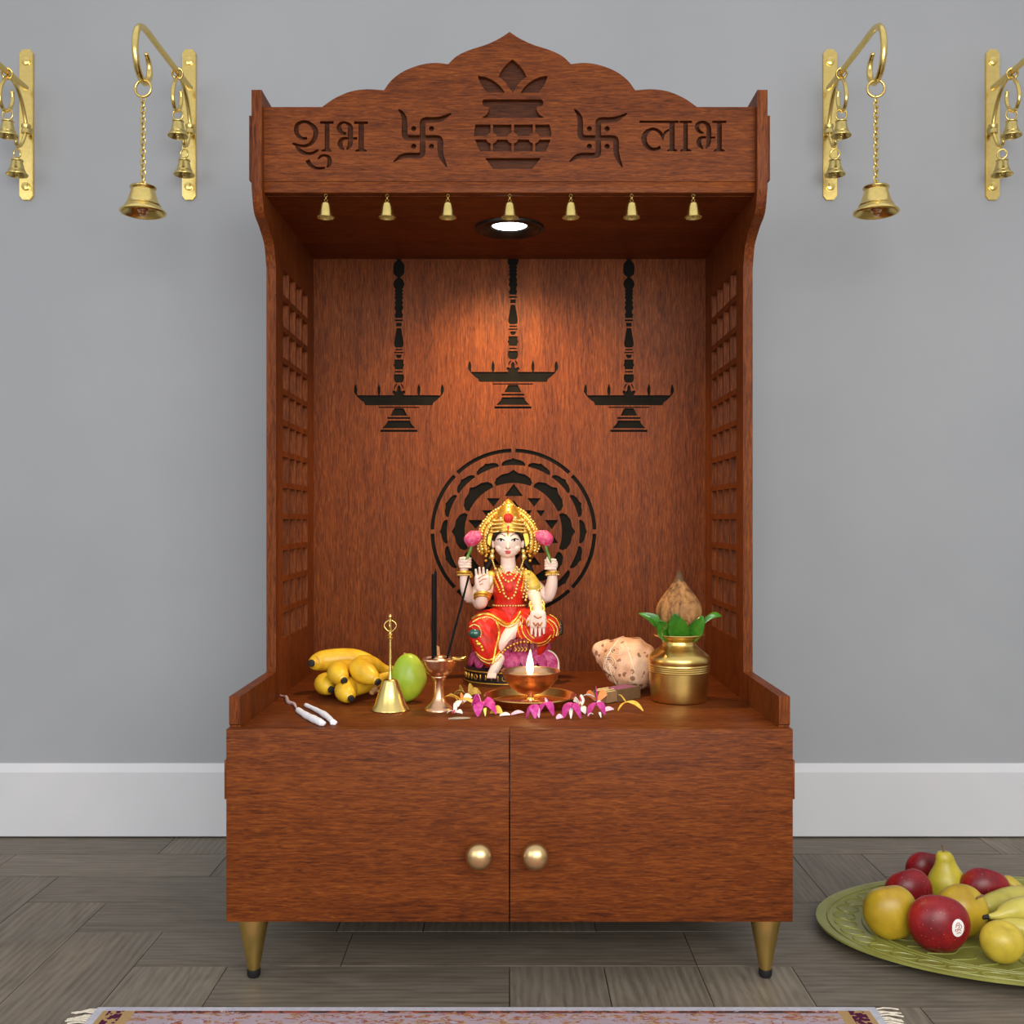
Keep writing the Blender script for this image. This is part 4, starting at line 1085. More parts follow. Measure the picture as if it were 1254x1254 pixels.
flower('small_blossom', 'orange and pink blossom touching the end of the matchbox', 730, 864, [
    ('petal', 'org', (0, 4, 6), 170, 12, 11, 9, 2, 60), ('petal', 'org', (2, 4, 6), 10, 12, 12, 9, 2, 60), ('petal', 'mag', (1, 2, 6), 90, 7, 9, 14, 1, 80), ('petal', 'wht', (-2, 2, 10), 185, 14, 4, 4, 2, 30)])
flower('orchid_flower', 'magenta bloom arching over white stems before the matchbox', 730, 879, [
    ('petal', 'mag', (-1, 2, 17), 215, 11, 14, 3, 18, 15), ('petal', 'mag', (1, 2, 17), 320, 12, 13, 4, 16, 10), ('petal', 'lilac', (0, 3, 15), 0, 9, 8, 5, 6, 40), ('petal', 'wht', (-4, -4, 5), 200, 7, 3, 3, 4, 20), ('petal', 'wht', (3, -4, 7), 290, 6, 3, 2, 7, 20)])
loose('white petal with a pink edge pointing right, in front of the matchbox', 'lilac', 738, 872, 8, 14, 7, 4, 2, 35)
flower('fallen_flower', 'single yellow three pointed petal lying alone before the golden pot', 771, 871, [
    ('petal', 'yel', (-4, 4, 10), 135, 12, 6, 8, 0, 30), ('petal', 'yel', (-4, 2, 11), 322, 24, 8, 4, 12, 15), ('petal', 'yel', (-4, 2, 10), 222, 15, 5, 2, 10, 20)])

# ------------------------------------------------------------------ platter of fruit on the floor
t = NT('green_glazed_platter'); v = t.coord()
t.col(t.ramp(t.noise(v, 14, 3), [(.3, (.185, .185, .032)), (.7, (.27, .27, .062))])); M['platter'] = t.set(.33, 0, .5)
PC = V((.936, 1.825, 0)); PRX, PRY = .381, .252
plt = thing('oval_platter', 'large olive green embossed platter on the floor holding fruit', 'platter', PC)
bm = BM()
pp = [(0, .006), (.62, .006), (.70, .0075), (.74, .010), (.80, .0125), (.95, .0185), (.985, .0215), (1.0, .021), (1.0, .0175), (.97, .0145), (.80, .008), (.70, .0022), (.60, .0004), (0, .0004)]
lathe(bm, [(r * PRX, h) for r, h in pp], PC, 120, sx=1.0, sy=PRY / PRX)
part('dish', bm, M['platter'], plt, 40)
def rimz(r):
    for (r0, h0), (r1, h1) in zip(pp, pp[1:7]):
        if r0 <= r <= r1: return h0 + (h1 - h0) * (r - r0) / (r1 - r0)
    return .02
def pt_on(r, a, e=.0004): return PC + V((r * PRX * math.cos(a), r * PRY * math.sin(a), rimz(r) + e))
bm = BM(); NO = 38
for i in range(NO):
    a = 2 * PI * (i + .5) / NO; da = 2 * PI / NO * .43
    tube(bm, [pt_on(.865 + .052 * math.cos(q * PI / 9), a + da * math.sin(q * PI / 9)) for q in range(18)], .0013, 5, closed=True)
for r in (.78, .945, .74): tube(bm, [pt_on(r, 2 * PI * i / 160) for i in range(160)], .0019, 6, closed=True)
for i in range(34):
    a = 2 * PI * i / 34
    tube(bm, smooth_pts([tuple(pt_on(.70, a)), tuple(pt_on(.60, a + .09)), tuple(pt_on(.50, a + .02)), tuple(pt_on(.42, a + .08))], 4), .0016, 5)
part('embossed_pattern', bm, M['platter'], plt, 60)
t = NT('red_apple_skin'); v = t.coord(); n = t.noise(v, 20, 4, .6, .5); vo = t.add('ShaderNodeTexVoronoi'); t.link(v, vo.inputs['Vector']); vo.inputs['Scale'].default_value = 150
dots = t.math('MULTIPLY', t.math('LESS_THAN', vo.outputs['Distance'], .10), .6)
c0 = t.ramp(n, [(.25, (.085, .003, .006)), (.5, (.22, .006, .011)), (.78, (.38, .030, .018))])
t.col(t.mix(dots, c0, (.62, .30, .18))); M['apple'] = t.set(.36, 0, .4)
def fruitskin(name, lo, mid, hi, rough=.36):
    t = NT(name); n = t.noise(t.coord(), 16, 4, .55, .4); t.col(t.ramp(n, [(.25, lo), (.5, mid), (.75, hi)])); return t.set(rough, 0, .45, 0, .02)
M['yapple'] = fruitskin('golden_apple_skin', (.34, .20, .012), (.47, .31, .018), (.52, .40, .04))
M['pear'] = fruitskin('pear_skin', (.38, .30, .02), (.52, .43, .035), (.58, .50, .08))
M['quince'] = fruitskin('yellow_guava_skin', (.36, .26, .03), (.56, .42, .04), (.62, .50, .08))
M['fbanana'] = fruitskin('pale_banana_skin', (.40, .34, .05), (.55, .47, .09), (.60, .52, .14))
M['fgreen'] = fruitskin('green_banana_end', (.10, .16, .01), (.22, .26, .02), (.38, .38, .06))
M['twig'] = plain('fruit_twig', (.20, .10, .05), .7, 0, .3, 200)
PZ = .0065
def fy(py, rp, lift=0.0): return (H - PZ - lift) * F / (py + rp - CY)
def apple(px, py, rp, mat, label, cat='apple', tilt=(0, 0), name='apple', sy=.86, sz=.93, stem=True, group='fruit on the platter', lift=0.0, sx=1.0):
    Y = fy(py, rp * sz, lift); c = at(px, py, Y); r = mm(rp, Y)
    t = thing(name, label, cat, V((c.x, c.y, c.z - r * sz)), group)
    prof = []
    for i in range(23):
        a = PI * i / 22; s_ = math.sin(a); cc = math.cos(a)
        rr = r * s_ ** .9 * (1 + .05 * cc); h = r * sz * cc
        if a < .5: h -= r * .16 * (1 - a / .5) ** 1.4
        if a > PI - .4: h += r * .10 * (1 - (PI - a) / .4) ** 1.4
        prof.append((rr, h))
    prof[0] = (0, prof[0][1]); prof[-1] = (0, prof[-1][1])
    ax = V((math.sin(tilt[0]), math.sin(tilt[1]), 1)).normalized()
    bm = BM(); lathe(bm, prof, V((0, 0, 0)), 36, ax, bump=lambda a, h: 1 + .012 * math.cos(5 * a) + .01 * math.cos(2 * a + 1))
    for v in bm.verts: v.co = V((v.co.x * sx, v.co.y * sy, v.co.z)) + c
    lo = min(v.co.z for v in bm.verts); dz = PZ + lift - lo
    for v in bm.verts: v.co.z += dz
    part('fruit', bm, M[mat], t, 179)
    if stem:
        b_ = c + V((0, 0, dz)) + V((ax.x * sx, ax.y * sy, ax.z)) * (prof[0][1] - .004)
        bm = BM(); tube(bm, [b_, b_ + ax * r * .16, b_ + ax * r * .34 + V((.003, 0, 0))], [.0022, .0017, .0022], 7); part('stem', bm, M['twig'], t, 60)
    return t, c + V((0, 0, dz)), r
ta, ca, ra = apple(1149, 1132, 37, 'apple', 'front red apple with a round white sticker', tilt=(.25, .5), stem=False, sy=.74)
# sticker hugging the front apple
nrm = V((.50, -.86, .16)).normalized(); s_ = V((.86, .50, 0)).normalized(); u_ = nrm.cross(s_).normalized()
if u_.z < 0: u_ = -u_
from mathutils.bvhtree import BVHTree
skin_me = ta.children[0].data; bvh = BVHTree.FromPolygons([v.co + ta.location for v in skin_me.vertices], [p.vertices for p in skin_me.polygons])
def on_apple(a, b, lift):
    o_ = ca + s_ * a + u_ * b + nrm * .2; hit = bvh.ray_cast(o_, -nrm)
    return hit[0] + hit[1] * lift
M['sticker'] = plain('white_sticker', (.80, .78, .76), .4, 0, .02); M['stickerink'] = plain('red_brown_sticker_print', (.36, .10, .08), .5)
bm = BM(); sr = .0125
ctr = bm.verts.new(on_apple(0, 0, .0006)); prev = None
for q in range(1, 5):
    ring = [bm.verts.new(on_apple(sr * .92 * q / 4 * math.cos(2 * PI * i / 28), sr * 1.15 * q / 4 * math.sin(2 * PI * i / 28), .0006)) for i in range(28)]
    for i in range(28):
        if prev is None: bm.faces.new((ctr, ring[i], ring[(i + 1) % 28]))
        else: bm.faces.new((prev[i], ring[i], ring[(i + 1) % 28], prev[(i + 1) % 28]))
    prev = ring
edge = [bm.verts.new(on_apple(sr * .93 * math.cos(2 * PI * i / 28), sr * 1.16 * math.sin(2 * PI * i / 28), -.0003)) for i in range(28)]
for i in range(28): bm.faces.new((prev[i], edge[i], edge[(i + 1) % 28], prev[(i + 1) % 28]))
st_ = part('sticker', bm, M['sticker'], ta, 60, 'oval white paper sticker')
bm = BM()
for pts in (((-.0052, .005), (-.001, .0085), (.0032, .0075)), ((-.0058, .002), (-.001, .0052), (.001, .001), (-.004, -.002)), ((.001, .0055), (.0052, .004), (.0055, 0), (.002, -.002)), ((-.004, -.005), (0, -.0025), (.0042, -.0045)), ((-.0035, -.0082), (.0005, -.0068), (.0036, -.0082)), ((-.006, -.001), (-.0062, -.0045))):
    tube(bm, [on_apple(a, b, .0009) for a, b in smooth_pts(pts, 4)], .00062, 5)
part('sticker_print', bm, M['stickerink'], st_, 60, 'red brown swirled print')
apple(1091, 1117, 33, 'yapple', 'golden yellow fruit at the left end of the pile', 'fruit', (-.2, .2), 'golden_apple', sz=1.0, stem=False, sy=.74)
apple(1113, 1092, 29, 'apple', 'red apple behind the leftmost golden fruit', tilt=(-.3, .4), sy=.7, stem=False)
apple(1134, 1066, 25, 'apple', 'hindmost red apple, half hidden behind the pear', tilt=(.2, .2), sy=.6, stem=False)
apple(1206, 1089, 27, 'apple', 'red apple right of the pear, behind the bananas', tilt=(.4, .3), sy=.75, sx=1.1, stem=False)
tg, cg, rg = apple(1177, 1116, 32, 'yapple', 'golden yellow fruit with a dimpled side just behind the stickered apple', 'fruit', (.85, -.75), 'golden_apple', sy=.72, sz=.98)
apple(1227, 1154, 26, 'quince', 'small yellow bruised guava right of the stickered apple', 'guava', (.2, -.3), 'guava', stem=False, sz=.95)
apple(1240, 1087, 14, 'quince', 'little yellow oval fruit peeping out behind the bananas', 'fruit', (1.2, 0), 'small_fruit', stem=False, sz=.62, lift=.022, sx=1.05)
# pear
Yp = fy(1079, 27); k = mm(1, Yp); px_ = V((mm(1160 - CX, Yp), Yp, PZ))
pr_ = thing('pear', 'yellow green pear standing upright amid the apples', 'pear', px_, 'fruit on the platter')
bm = BM(); zc0 = 0
prof = smooth_pts([(0, 1), (10, 0), (19, 5), (24, 15), (24.5, 25), (21, 36), (15, 46), (11.8, 54), (10.5, 60), (7, 65.5), (0, 66.5)], 4); prof[0] = (0, .5); prof[-1] = (0, 66)
hs_ = (zpx(1043, Yp) - PZ) / 66.0
lathe(bm, [(max(r, 0) * k, max(h, 0) * hs_) for r, h in prof], px_, 32, sy=.8)
for v in bm.verts: v.co.x -= k * .0022 * max(0, (v.co.z - PZ) / hs_ - 20) ** 2 * .9
part('fruit', bm, M['pear'], pr_, 179)
bm = BM(); tx = px_.x - k * .0022 * 46 ** 2 * .9; tz = PZ + 64 * hs_
tube(bm, [V((tx, Yp, tz)), V((tx - .001, Yp, tz + .008)), V((tx - .003, Yp - .001, tz + .015))], [.0016, .0014, .0024], 7); part('stem', bm, M['twig'], pr_, 60)
# bananas at the right edge of the platter
def fbanana(label, pts, mat, tipmat):
    s = smooth_pts(pts, 6); P = [at(p[0], p[1], p[2]) for p in s]; R_ = [mm(p[3], p[2]) for p in s]
    ctr_ = P[len(P) // 2]; t = thing('banana', label, 'banana', V((ctr_.x, ctr_.y, PZ)), 'loose bananas on the platter')
    bm = BM(); tube(bm, P, R_, 12); part('fruit', bm, M[mat], t, 70)
    bm = BM(); d = (P[0] - P[1]).normalized(); tube(bm, [P[0] - d * .002, P[0] + d * .005, P[0] + d * .009], [R_[0] * 1.08, R_[0] * .8, R_[0] * .9], 9); part('banana_end', bm, M[tipmat], t, 60, 'darker stem end')
fbanana('pale yellow banana lying just right of the dimpled golden fruit', [(1202, 1112, 1.845, 8), (1210, 1110, 1.85, 13), (1224, 1106, 1.865, 15), (1240, 1101, 1.885, 15), (1262, 1099, 1.90, 13), (1285, 1102, 1.90, 7)], 'fbanana', 'fgreen')
fbanana('banana with a green stem end pointing at the dimpled golden fruit', [(1211, 1122.5, 1.775, 3.2), (1222, 1121, 1.775, 5.5), (1234, 1117, 1.78, 11.5), (1250, 1113, 1.785, 14), (1272, 1112, 1.79, 14), (1300, 1118, 1.80, 8)], 'fbanana', 'bantip')
fbanana('lowest yellow banana under the green ended one, cut off by the frame', [(1222, 1131, 1.765, 3.5), (1236, 1133, 1.76, 9), (1252, 1137, 1.755, 12), (1272, 1139, 1.76, 12), (1296, 1136, 1.77, 7)], 'fbanana', 'bantip')

# ------------------------------------------------------------------ rug
xr0 = (124 - CX) * H / 596; xr1 = (1068 - CX) * H / 596; yr1 = F * (H - .006) / 596; yr0 = yr1 - .80
cxr, cyr = (xr0 + xr1) / 2, (yr0 + yr1) / 2; hx, hy = (xr1 - xr0) / 2, (yr1 - yr0) / 2
t = NT('floral_rug_pile'); tc = t.add('ShaderNodeTexCoord'); sp = t.add('ShaderNodeSeparateXYZ'); t.link(tc.outputs['Object'], sp.inputs[0])
ex = t.math('SUBTRACT', hx, t.math('ABSOLUTE', sp.outputs['X'])); ey = t.math('SUBTRACT', hy, t.math('ABSOLUTE', sp.outputs['Y'])); d = t.math('MINIMUM', ex, ey)
v = t.coord((1, 1, 1)); n = t.noise(v, 46, 4, .6, 1.2); n2 = t.noise(t.coord((26, 60, 1)), 1, 3, .6, 1.5); n3 = t.noise(t.coord((40, 90, 1)), 1, 3, .6, 1.0)
pale = t.ramp(n, [(.3, (.40, .34, .40)), (.7, (.58, .52, .58))])
motif = t.ramp(n2, [(.40, (.50, .44, .50)), (.44, (.30, .06, .06)), (.49, (.46, .20, .10)), (.54, (.44, .30, .16)), (.60, (.52, .40, .44))])
field = t.mix(t.math('GREATER_THAN', n3, .50), motif, (.47, .37, .42))
dark = t.mix(t.math('GREATER_THAN', n2, .52), (.10, .05, .04), (.38, .09, .06))
line = t.math('MULTIPLY', t.math('GREATER_THAN', d, .0135), t.math('LESS_THAN', d, .021)); line = t.math('MULTIPLY', line, t.math('GREATER_THAN', n3, .42))
c1 = t.mix(line, field, dark)
vo = t.add('ShaderNodeTexVoronoi'); t.link(v, vo.inputs['Vector']); vo.inputs['Scale'].default_value = 130
med = t.math('MULTIPLY', t.math('LESS_THAN', ex, .062), t.math('LESS_THAN', ey, .062)); grape = t.math('MULTIPLY', med, t.math('LESS_THAN', vo.outputs['Distance'], .62))
core = t.math('MULTIPLY', t.math('GREATER_THAN', ex, .022), t.math('LESS_THAN', ex, .046)); grape = t.math('MULTIPLY', grape, core)
c1 = t.mix(med, c1, (.50, .32, .14)); c1 = t.mix(grape, c1, (.10, .015, .05))
c1 = t.mix(t.math('LESS_THAN', d, .0135), c1, t.ramp(n, [(.3, (.50, .48, .55)), (.7, (.66, .64, .70))]))
t.col(c1); t.bump(t.noise(v, 500, 2), .6, .002); M['rug'] = t.set(.95, 0, .1)
rug = thing('woven_rug', 'pale floral rug with a white border lying in front of the shrine', 'rug', V((cxr, cyr, 0)))
bm = BM(); box(bm, xr0, xr1, yr0, yr1, .0004, .0065, .002); part('rug_field', bm, M['rug'], rug, 30)
M['thread'] = plain('cream_fringe_thread', (.62, .55, .44), .9, 0, .2, 200)
for s in (-1, 1):
    bm = BM(); x0 = xr0 if s < 0 else xr1
    nth = 130
    for i in range(nth):
        y = yr1 - .004 - (yr1 - yr0 - .008) * i / (nth - 1); L = random.uniform(.026, .036); a = random.uniform(-.5, .5)
        pts = [(x0 - s * .003, y, .004), (x0 + s * L * .35, y + a * .006, .0050), (x0 + s * L * .7, y + a * .012, .0032), (x0 + s * L, y + a * .014 + random.uniform(-.002, .002), .0018)]
        tube(bm, pts, .0013, 5)
    part('fringe', bm, M['thread'], rug, 60, 'knotted cream fringe')['kind'] = 'stuff'
# ------------------------------------------------------------------ seated four-armed statue on a lotus
YS = 2.135; SK = YS / F
SO = V(((626 - CX) * SK, YS, SHELF))
def S(px, py, d=0.0): return SO + V(((px - 626) * SK, d * SK, (833 - py) * SK))
statue = thing('goddess_statue', 'painted statue of a four-armed seated woman in red and gold, holding pink lotus buds', 'statue', SO)
t = NT('painted_ivory_skin'); n = t.noise(t.coord(), 30, 3); t.col(t.ramp(n, [(.3, (.80, .58, .47)), (.7, (.88, .70, .60))])); M['skin'] = t.set(.38, 0, .45, 0, .08)
M['sred'] = plain('red_sari_paint', (.56, .020, .010), .42, 0, .25, 40, spec=.3)
M['sgold'] = plain('gold_ornament_paint', (.78, .42, .06), .32, .75, .25, 160)
M['sgoldb'] = plain('bright_gold_beads', (.90, .66, .22), .28, .7, .15, 200)
M['smar'] = plain('dark_maroon_paint', (.16, .010, .012), .45, 0, .3, 60)
M['spink'] = petalmat('lotus_pink_paint', (.40, .015, .11), (.66, .15, .30))
M['shot'] = petalmat('bright_bud_pink', (.62, .02, .12), (.80, .22, .36))
M['shair'] = plain('black_hair_paint', (.010, .007, .006), .35)
M['sblack'] = plain('black_plinth_paint', (.014, .010, .008), .4)
M['sgreen'] = plain('green_stalk_paint', (.10, .22, .03), .4, 0, .3, 80)
M['steal'] = plain('dark_green_jewel', (.010, .085, .065), .18, 0, .2, 60, coat=.4)
M['sylw'] = plain('yellow_green_sleeve', (.50, .36, .05), .4, 0, .35, 60)
M['swhite'] = plain('eye_white', (.82, .78, .72), .3); M['siris'] = plain('dark_eye_paint', (.018, .010, .008), .25)
M['slip'] = plain('coral_lip_paint', (.56, .09, .075), .35); M['sbrow'] = plain('brown_brow_paint', (.22, .12, .06), .5); M['spot'] = plain('henna_paint', (.50, .14, .04), .5)
M['scream'] = plain('cream_edge_paint', (.78, .66, .46), .4)

def caps(bm, pts, seg=14):
    "rounded tapering limb through (px, py, depth, radius_px)"
    s = smooth_pts(pts, 5)
    tube(bm, [S(p[0], p[1], p[2]) for p in s], [max(p[3], .3) * SK for p in s], seg)
    ball(bm, S(*s[0][:3]), s[0][3] * SK, 2); ball(bm, S(*s[-1][:3]), s[-1][3] * SK, 2)
def eball(bm, px, py, d, rx, ry, rz, sub=3, rot=None):
    ball(bm, S(px, py, d), SK, sub, rx, ry, rz, rot=rot)
def beads(bm, pts, r, step=2.1, n=10, closed=False):
    s = smooth_pts(pts, n, closed); P = [S(*p[:3]) for p in s]
    acc = 0; last = P[0]; ball(bm, last, r * SK, 1)
    for a, b in zip(P, P[1:]):
        L_ = (b - a).length
        while acc + L_ >= step * SK and L_ > 0:
            q = (step * SK - acc) / L_; a = a + (b - a) * q; L_ = (b - a).length; acc = 0; ball(bm, a, r * SK, 1)
        acc += L_
def ribbon(bm, pts, r, flat=1.0, seg=8, n=6, closed=False):
    s = smooth_pts(pts, n, closed); tube(bm, [S(*p[:3]) for p in s], [r * SK] * len(s), seg, closed=closed)

# --- plinth
bm = BM(); ex_, ey_ = 57.0, 47.0
lathe(bm, [(0, .1), (1.0, .1), (1.0, 3), (.985, 3.4), (.985, 13), (1.0, 13.5), (1.0, 16), (.93, 18.5), (0, 18.5)][0:0] or [(r * ex_ * SK, h * SK) for r, h in [(0, .1), (1.0, .1), (1.0, 2.6), (.975, 3), (.975, 13), (1.0, 13.4), (1.0, 15.6), (.92, 18.5), (0, 18.5)]], SO, 64, sx=1.0, sy=ey_ / ex_)
pb = part('plinth', bm, M['sblack'], statue, 40)
bm = BM()
def ring_pt(f, a, v): return SO + V((f * ex_ * SK * math.cos(a), f * ey_ * SK * math.sin(a), v * SK))
for v_ in (1.4, 14.6): tube(bm, [ring_pt(1.0, 2 * PI * i / 72, v_) for i in range(72)], .9 * SK, 6, closed=True)
for i in range(44):
    a = 2 * PI * i / 44
    if i % 5 == 2: torus(bm, ring_pt(.985, a, 8), 2.8 * SK, .6 * SK, V((math.cos(a), math.sin(a), 0)), 12, 5)
    else: tube(bm, [ring_pt(.985, a, 5), ring_pt(.985, a, 8), ring_pt(.985, a, 11)], [.7 * SK, 1.3 * SK, .7 * SK], 6)
part('gilt_band', bm, M['sgold'], pb, 60, 'gold painted rim and studs on the black plinth')

# --- lotus seat
bm = BM()
lathe(bm, smooth_pts([(0, 17 * SK), (44 * SK, 17 * SK), (46 * SK, 24 * SK), (42 * SK, 34 * SK), (38 * SK, 44 * SK), (36 * SK, 50 * SK), (0, 52 * SK)], 3)[0:], SO, 48, sx=1.0, sy=.82)
ls = part('lotus_seat', bm, M['smar'], statue, 60, 'dark maroon heart of the lotus seat')
for layer, (n_, r0, r1, z0, z1, w_, mt) in enumerate(((14, 44, 52, 38, 18, 11.0, 'spink'), (14, 41, 47, 52, 33, 10.0, 'spink'))):
    for i in range(n_):
        a = -PI / 2 + 2 * PI * (i + .5 * layer) / n_
        ra = V((math.cos(a), math.sin(a) * .82, 0)); ta_ = V((-math.sin(a), math.cos(a) * .82, 0)).normalized()
        def fn(u, v, ra=ra, ta_=ta_):
            q = (v - .5) * 2; wv_ = w_ * math.sin(PI * (.16 + .80 * u)) ** .7
            r = r0 + (r1 - r0) * u + 3.2 * math.sin(PI * u) * (1 - .5 * q * q) - 2.0 * q * q
            return SO + ra * (r * SK) + ta_ * (q * wv_ * SK) + V((0, 0, (z0 + (z1 - z0) * u) * SK))
        bm = BM(); sheet(bm, fn, 8, 6, 1.6 * SK); part('lotus_petal', bm, M[mt], ls, 70, 'pink lotus petal')
bm = BM(); eball(bm, 667, 811, -20, 15.5, 5, 16); part('lotus_petal', bm, M['spink'], ls, 70, 'broad pink lotus petal at the side')
bm = BM()
ribbon(bm, [(664, 795, -14), (674, 797, -16), (681, 804, -18), (683, 814, -20), (682, 822, -22)], 1.5); part('petal_edge', bm, M['scream'], ls, 60, 'cream outlined petal edge')

# --- body: one continuous skin
bm = BM()
# torso, neck, head
caps(bm, [(624, 760, -4, 20), (624, 748, -4, 17), (623.5, 735, -4, 16), (623, 722, -5, 19), (623, 710, -5, 19)])
caps(bm, [(606, 708, -3, 8.5), (623, 704, -4, 10), (641, 708, -3, 8.5)])
caps(bm, [(623, 706, -5, 11), (622.5, 694, -6, 9.5), (622, 682, -7, 9)])
eball(bm, 622, 664, -8, 17.0, 17.5, 20.0); eball(bm, 622, 673.5, -12, 12.5, 12.5, 10.5); eball(bm, 622, 678.5, -14.5, 6.5, 8, 5)
eball(bm, 622, 670.5, -25.0, 2.1, 3.6, 2.4); caps(bm, [(622, 661, -23.0, 1.6), (622, 666, -24.0, 1.8), (622, 670, -25.4, 1.9)])
eball(bm, 613.2, 671.5, -14.4, 6.5, 7.6, 6); eball(bm, 630.8, 671.5, -14.4, 6.5, 7.6, 6)
for x in (604.2, 639.8): eball(bm, x, 666, -5, 2.4, 4, 6.2)
# back pair of arms
caps(bm, [(604, 709, 2, 8), (590, 719, 6, 8.2), (577, 733, 6, 8.0), (571, 722, 1, 7.4), (568.5, 704, -2, 5.6), (568.5, 698, -2, 5.2)])
caps(bm, [(643, 709, 2, 8), (657, 720, 6, 8.2), (669, 732, 6, 8.0), (675, 720, 1, 7.6), (676.5, 704, -2, 5.8), (676, 698, -2, 5.4)])
# front pair of arms
caps(bm, [(605, 711, -6, 8), (596, 724, -10, 8.4), (588, 736, -16, 8.6), (590, 735, -27, 8.2), (591.5, 726, -33, 6.6), (592, 720, -34, 6)])
caps(bm, [(643, 711, -6, 8), (651, 724, -9, 8.2), (655, 732, -20, 7.6), (657, 740, -35, 6.4), (657.5, 746, -45, 6)])
# shins and feet
caps(bm, [(636, 762, -26, 9), (627, 770, -34, 8.8), (618, 781, -38, 7.6), (611, 790, -38, 6.4)])
caps(bm, [(597, 790, -42, 8), (604, 802, -44, 7), (610, 808, -46, 6)])
caps(bm, [(612, 801, -46, 6.6), (607, 812, -51, 6.2), (602, 819, -54, 4.6)])
for i, (dx, dd) in enumerate(((-3.6, -1), (-1.6, -2.2), (.6, -2.6), (2.8, -2.2), (5.0, -1.2))): caps(bm, [(603 + dx * .9, 818, -56 + dd * .4, 1.6), (602 + dx, 821.5, -57.5 + dd * .5, 1.4 if i < 4 else 1.8)], 8)
def hand(bm, palm, dirv, side, nrm, L_, W_, spread=.12, curl=.0, thumb=1, thick=.42):
    "palm and five separate fingers; directions are unit vectors in (px, py, depth)"
    P0 = V(palm); d = V(dirv).normalized(); s_ = V(side).normalized(); n_ = V(nrm).normalized()
    def T(v, r): return (v.x, v.y, v.z, r)
    for q in (-.36, -.12, .12, .36):
        caps(bm, [T(P0 + s_ * (q * W_ * .8), W_ * .26), T(P0 + d * (L_ * .26) + s_ * (q * W_ * .95), W_ * .25), T(P0 + d * (L_ * .5) + s_ * (q * W_), W_ * .21)], 10)
    for q, fl, r in ((-.40, .40, .098), (-.135, .48, .105), (.135, .46, .105), (.40, .36, .092)):
        a = P0 + d * (L_ * .48) + s_ * (q * W_); dd = (d + s_ * (q * spread)).normalized()
        m1 = a + dd * (L_ * fl * .5) - n_ * (curl * L_ * .05); m2 = a + dd * (L_ * fl) - n_ * (curl * L_ * .18)
        caps(bm, [T(a, W_ * r * 1.15), T(m1, W_ * r * 1.05), T(m2, W_ * r * .85)], 8)
    a = P0 + d * (L_ * .10) + s_ * (thumb * W_ * .42); m1 = a + d * (L_ * .20) + s_ * (thumb * W_ * .24) - n_ * (.05 * L_); m2 = m1 + d * (L_ * .20) + s_ * (thumb * W_ * .02) - n_ * (.03 * L_)
    caps(bm, [T(a, W_ * .16), T(m1, W_ * .13), T(m2, W_ * .10)], 8)
hand(bm, (592, 718, -36), (-.06, -1, -.12), (1, -.04, 0), (0, .1, -1), 25, 16, .10, -.2, 1)
hand(bm, (657.5, 748, -49), (-.02, 1, -.04), (1, .02, 0), (0, -.1, -1), 27, 17.5, .06, .0, -1)
# back hands closed round the lotus stalks
for (hx_, hy_, sg) in ((568.5, 690, 1), (675.5, 692, -1)):
    eball(bm, hx_, hy_, -4, 7.6, 5.4, 8.2)
    for i in range(4):
        yy = hy_ - 5.5 + i * 3.4
        caps(bm, [(hx_ - sg * 4, yy, -7, 1.9), (hx_ + sg * 2.5, yy - .3, -10.4, 1.8), (hx_ + sg * 7.2, yy, -8.4, 1.7), (hx_ + sg * 8.0, yy + .2, -4.5, 1.5)], 8)
    caps(bm, [(hx_ - sg * 2, hy_ + 4, -7, 2.2), (hx_ + sg * 3.5, hy_ - 3, -11.4, 1.9), (hx_ + sg * 5.5, hy_ - 8.5, -9.5, 1.6)], 8)
bm = fuse(bm, .00085, .5, 4)
body = part('body', bm, M['skin'], statue, 179, 'pale cream painted skin')

# --- face paint
def on_face(bm, px, py, rx, rz, mat, name, th=.7, tilt=0.0, dsurf=None):
    pass
from mathutils.bvhtree import BVHTree as _B
bb = _B.FromPolygons([v.co + SO for v in body.data.vertices], [p.vertices for p in body.data.polygons])
def hit(px, py, lift=.3):
    o_ = S(px, py, -120); h = bb.ray_cast(o_, V((0, 1, 0)))
    if h[0] is None: return S(px, py, -22)
    return h[0] + V((0, -lift * SK, 0))
def patch(bm, cx, cy, rx, ry, lift=.35, n_=18, tilt=0, shape=None, mi=0):
    c_ = bm.verts.new(hit(cx, cy, lift + .15)); prev = None
    for q in (.5, 1.0):
        ring = []
        for i in range(n_):
            a = 2 * PI * i / n_; x = rx * q * math.cos(a); y = ry * q * math.sin(a) * (shape(a) if shape else 1)
            ring.append(bm.verts.new(hit(cx + x * math.cos(tilt) - y * math.sin(tilt), cy + x * math.sin(tilt) + y * math.cos(tilt), lift if q < 1 else lift * .3)))
        for i in range(n_):
            f_ = bm.faces.new((c_, ring[i], ring[(i + 1) % n_]) if prev is None else (prev[i], ring[i], ring[(i + 1) % n_], prev[(i + 1) % n_])); f_.material_index = mi
        prev = ring
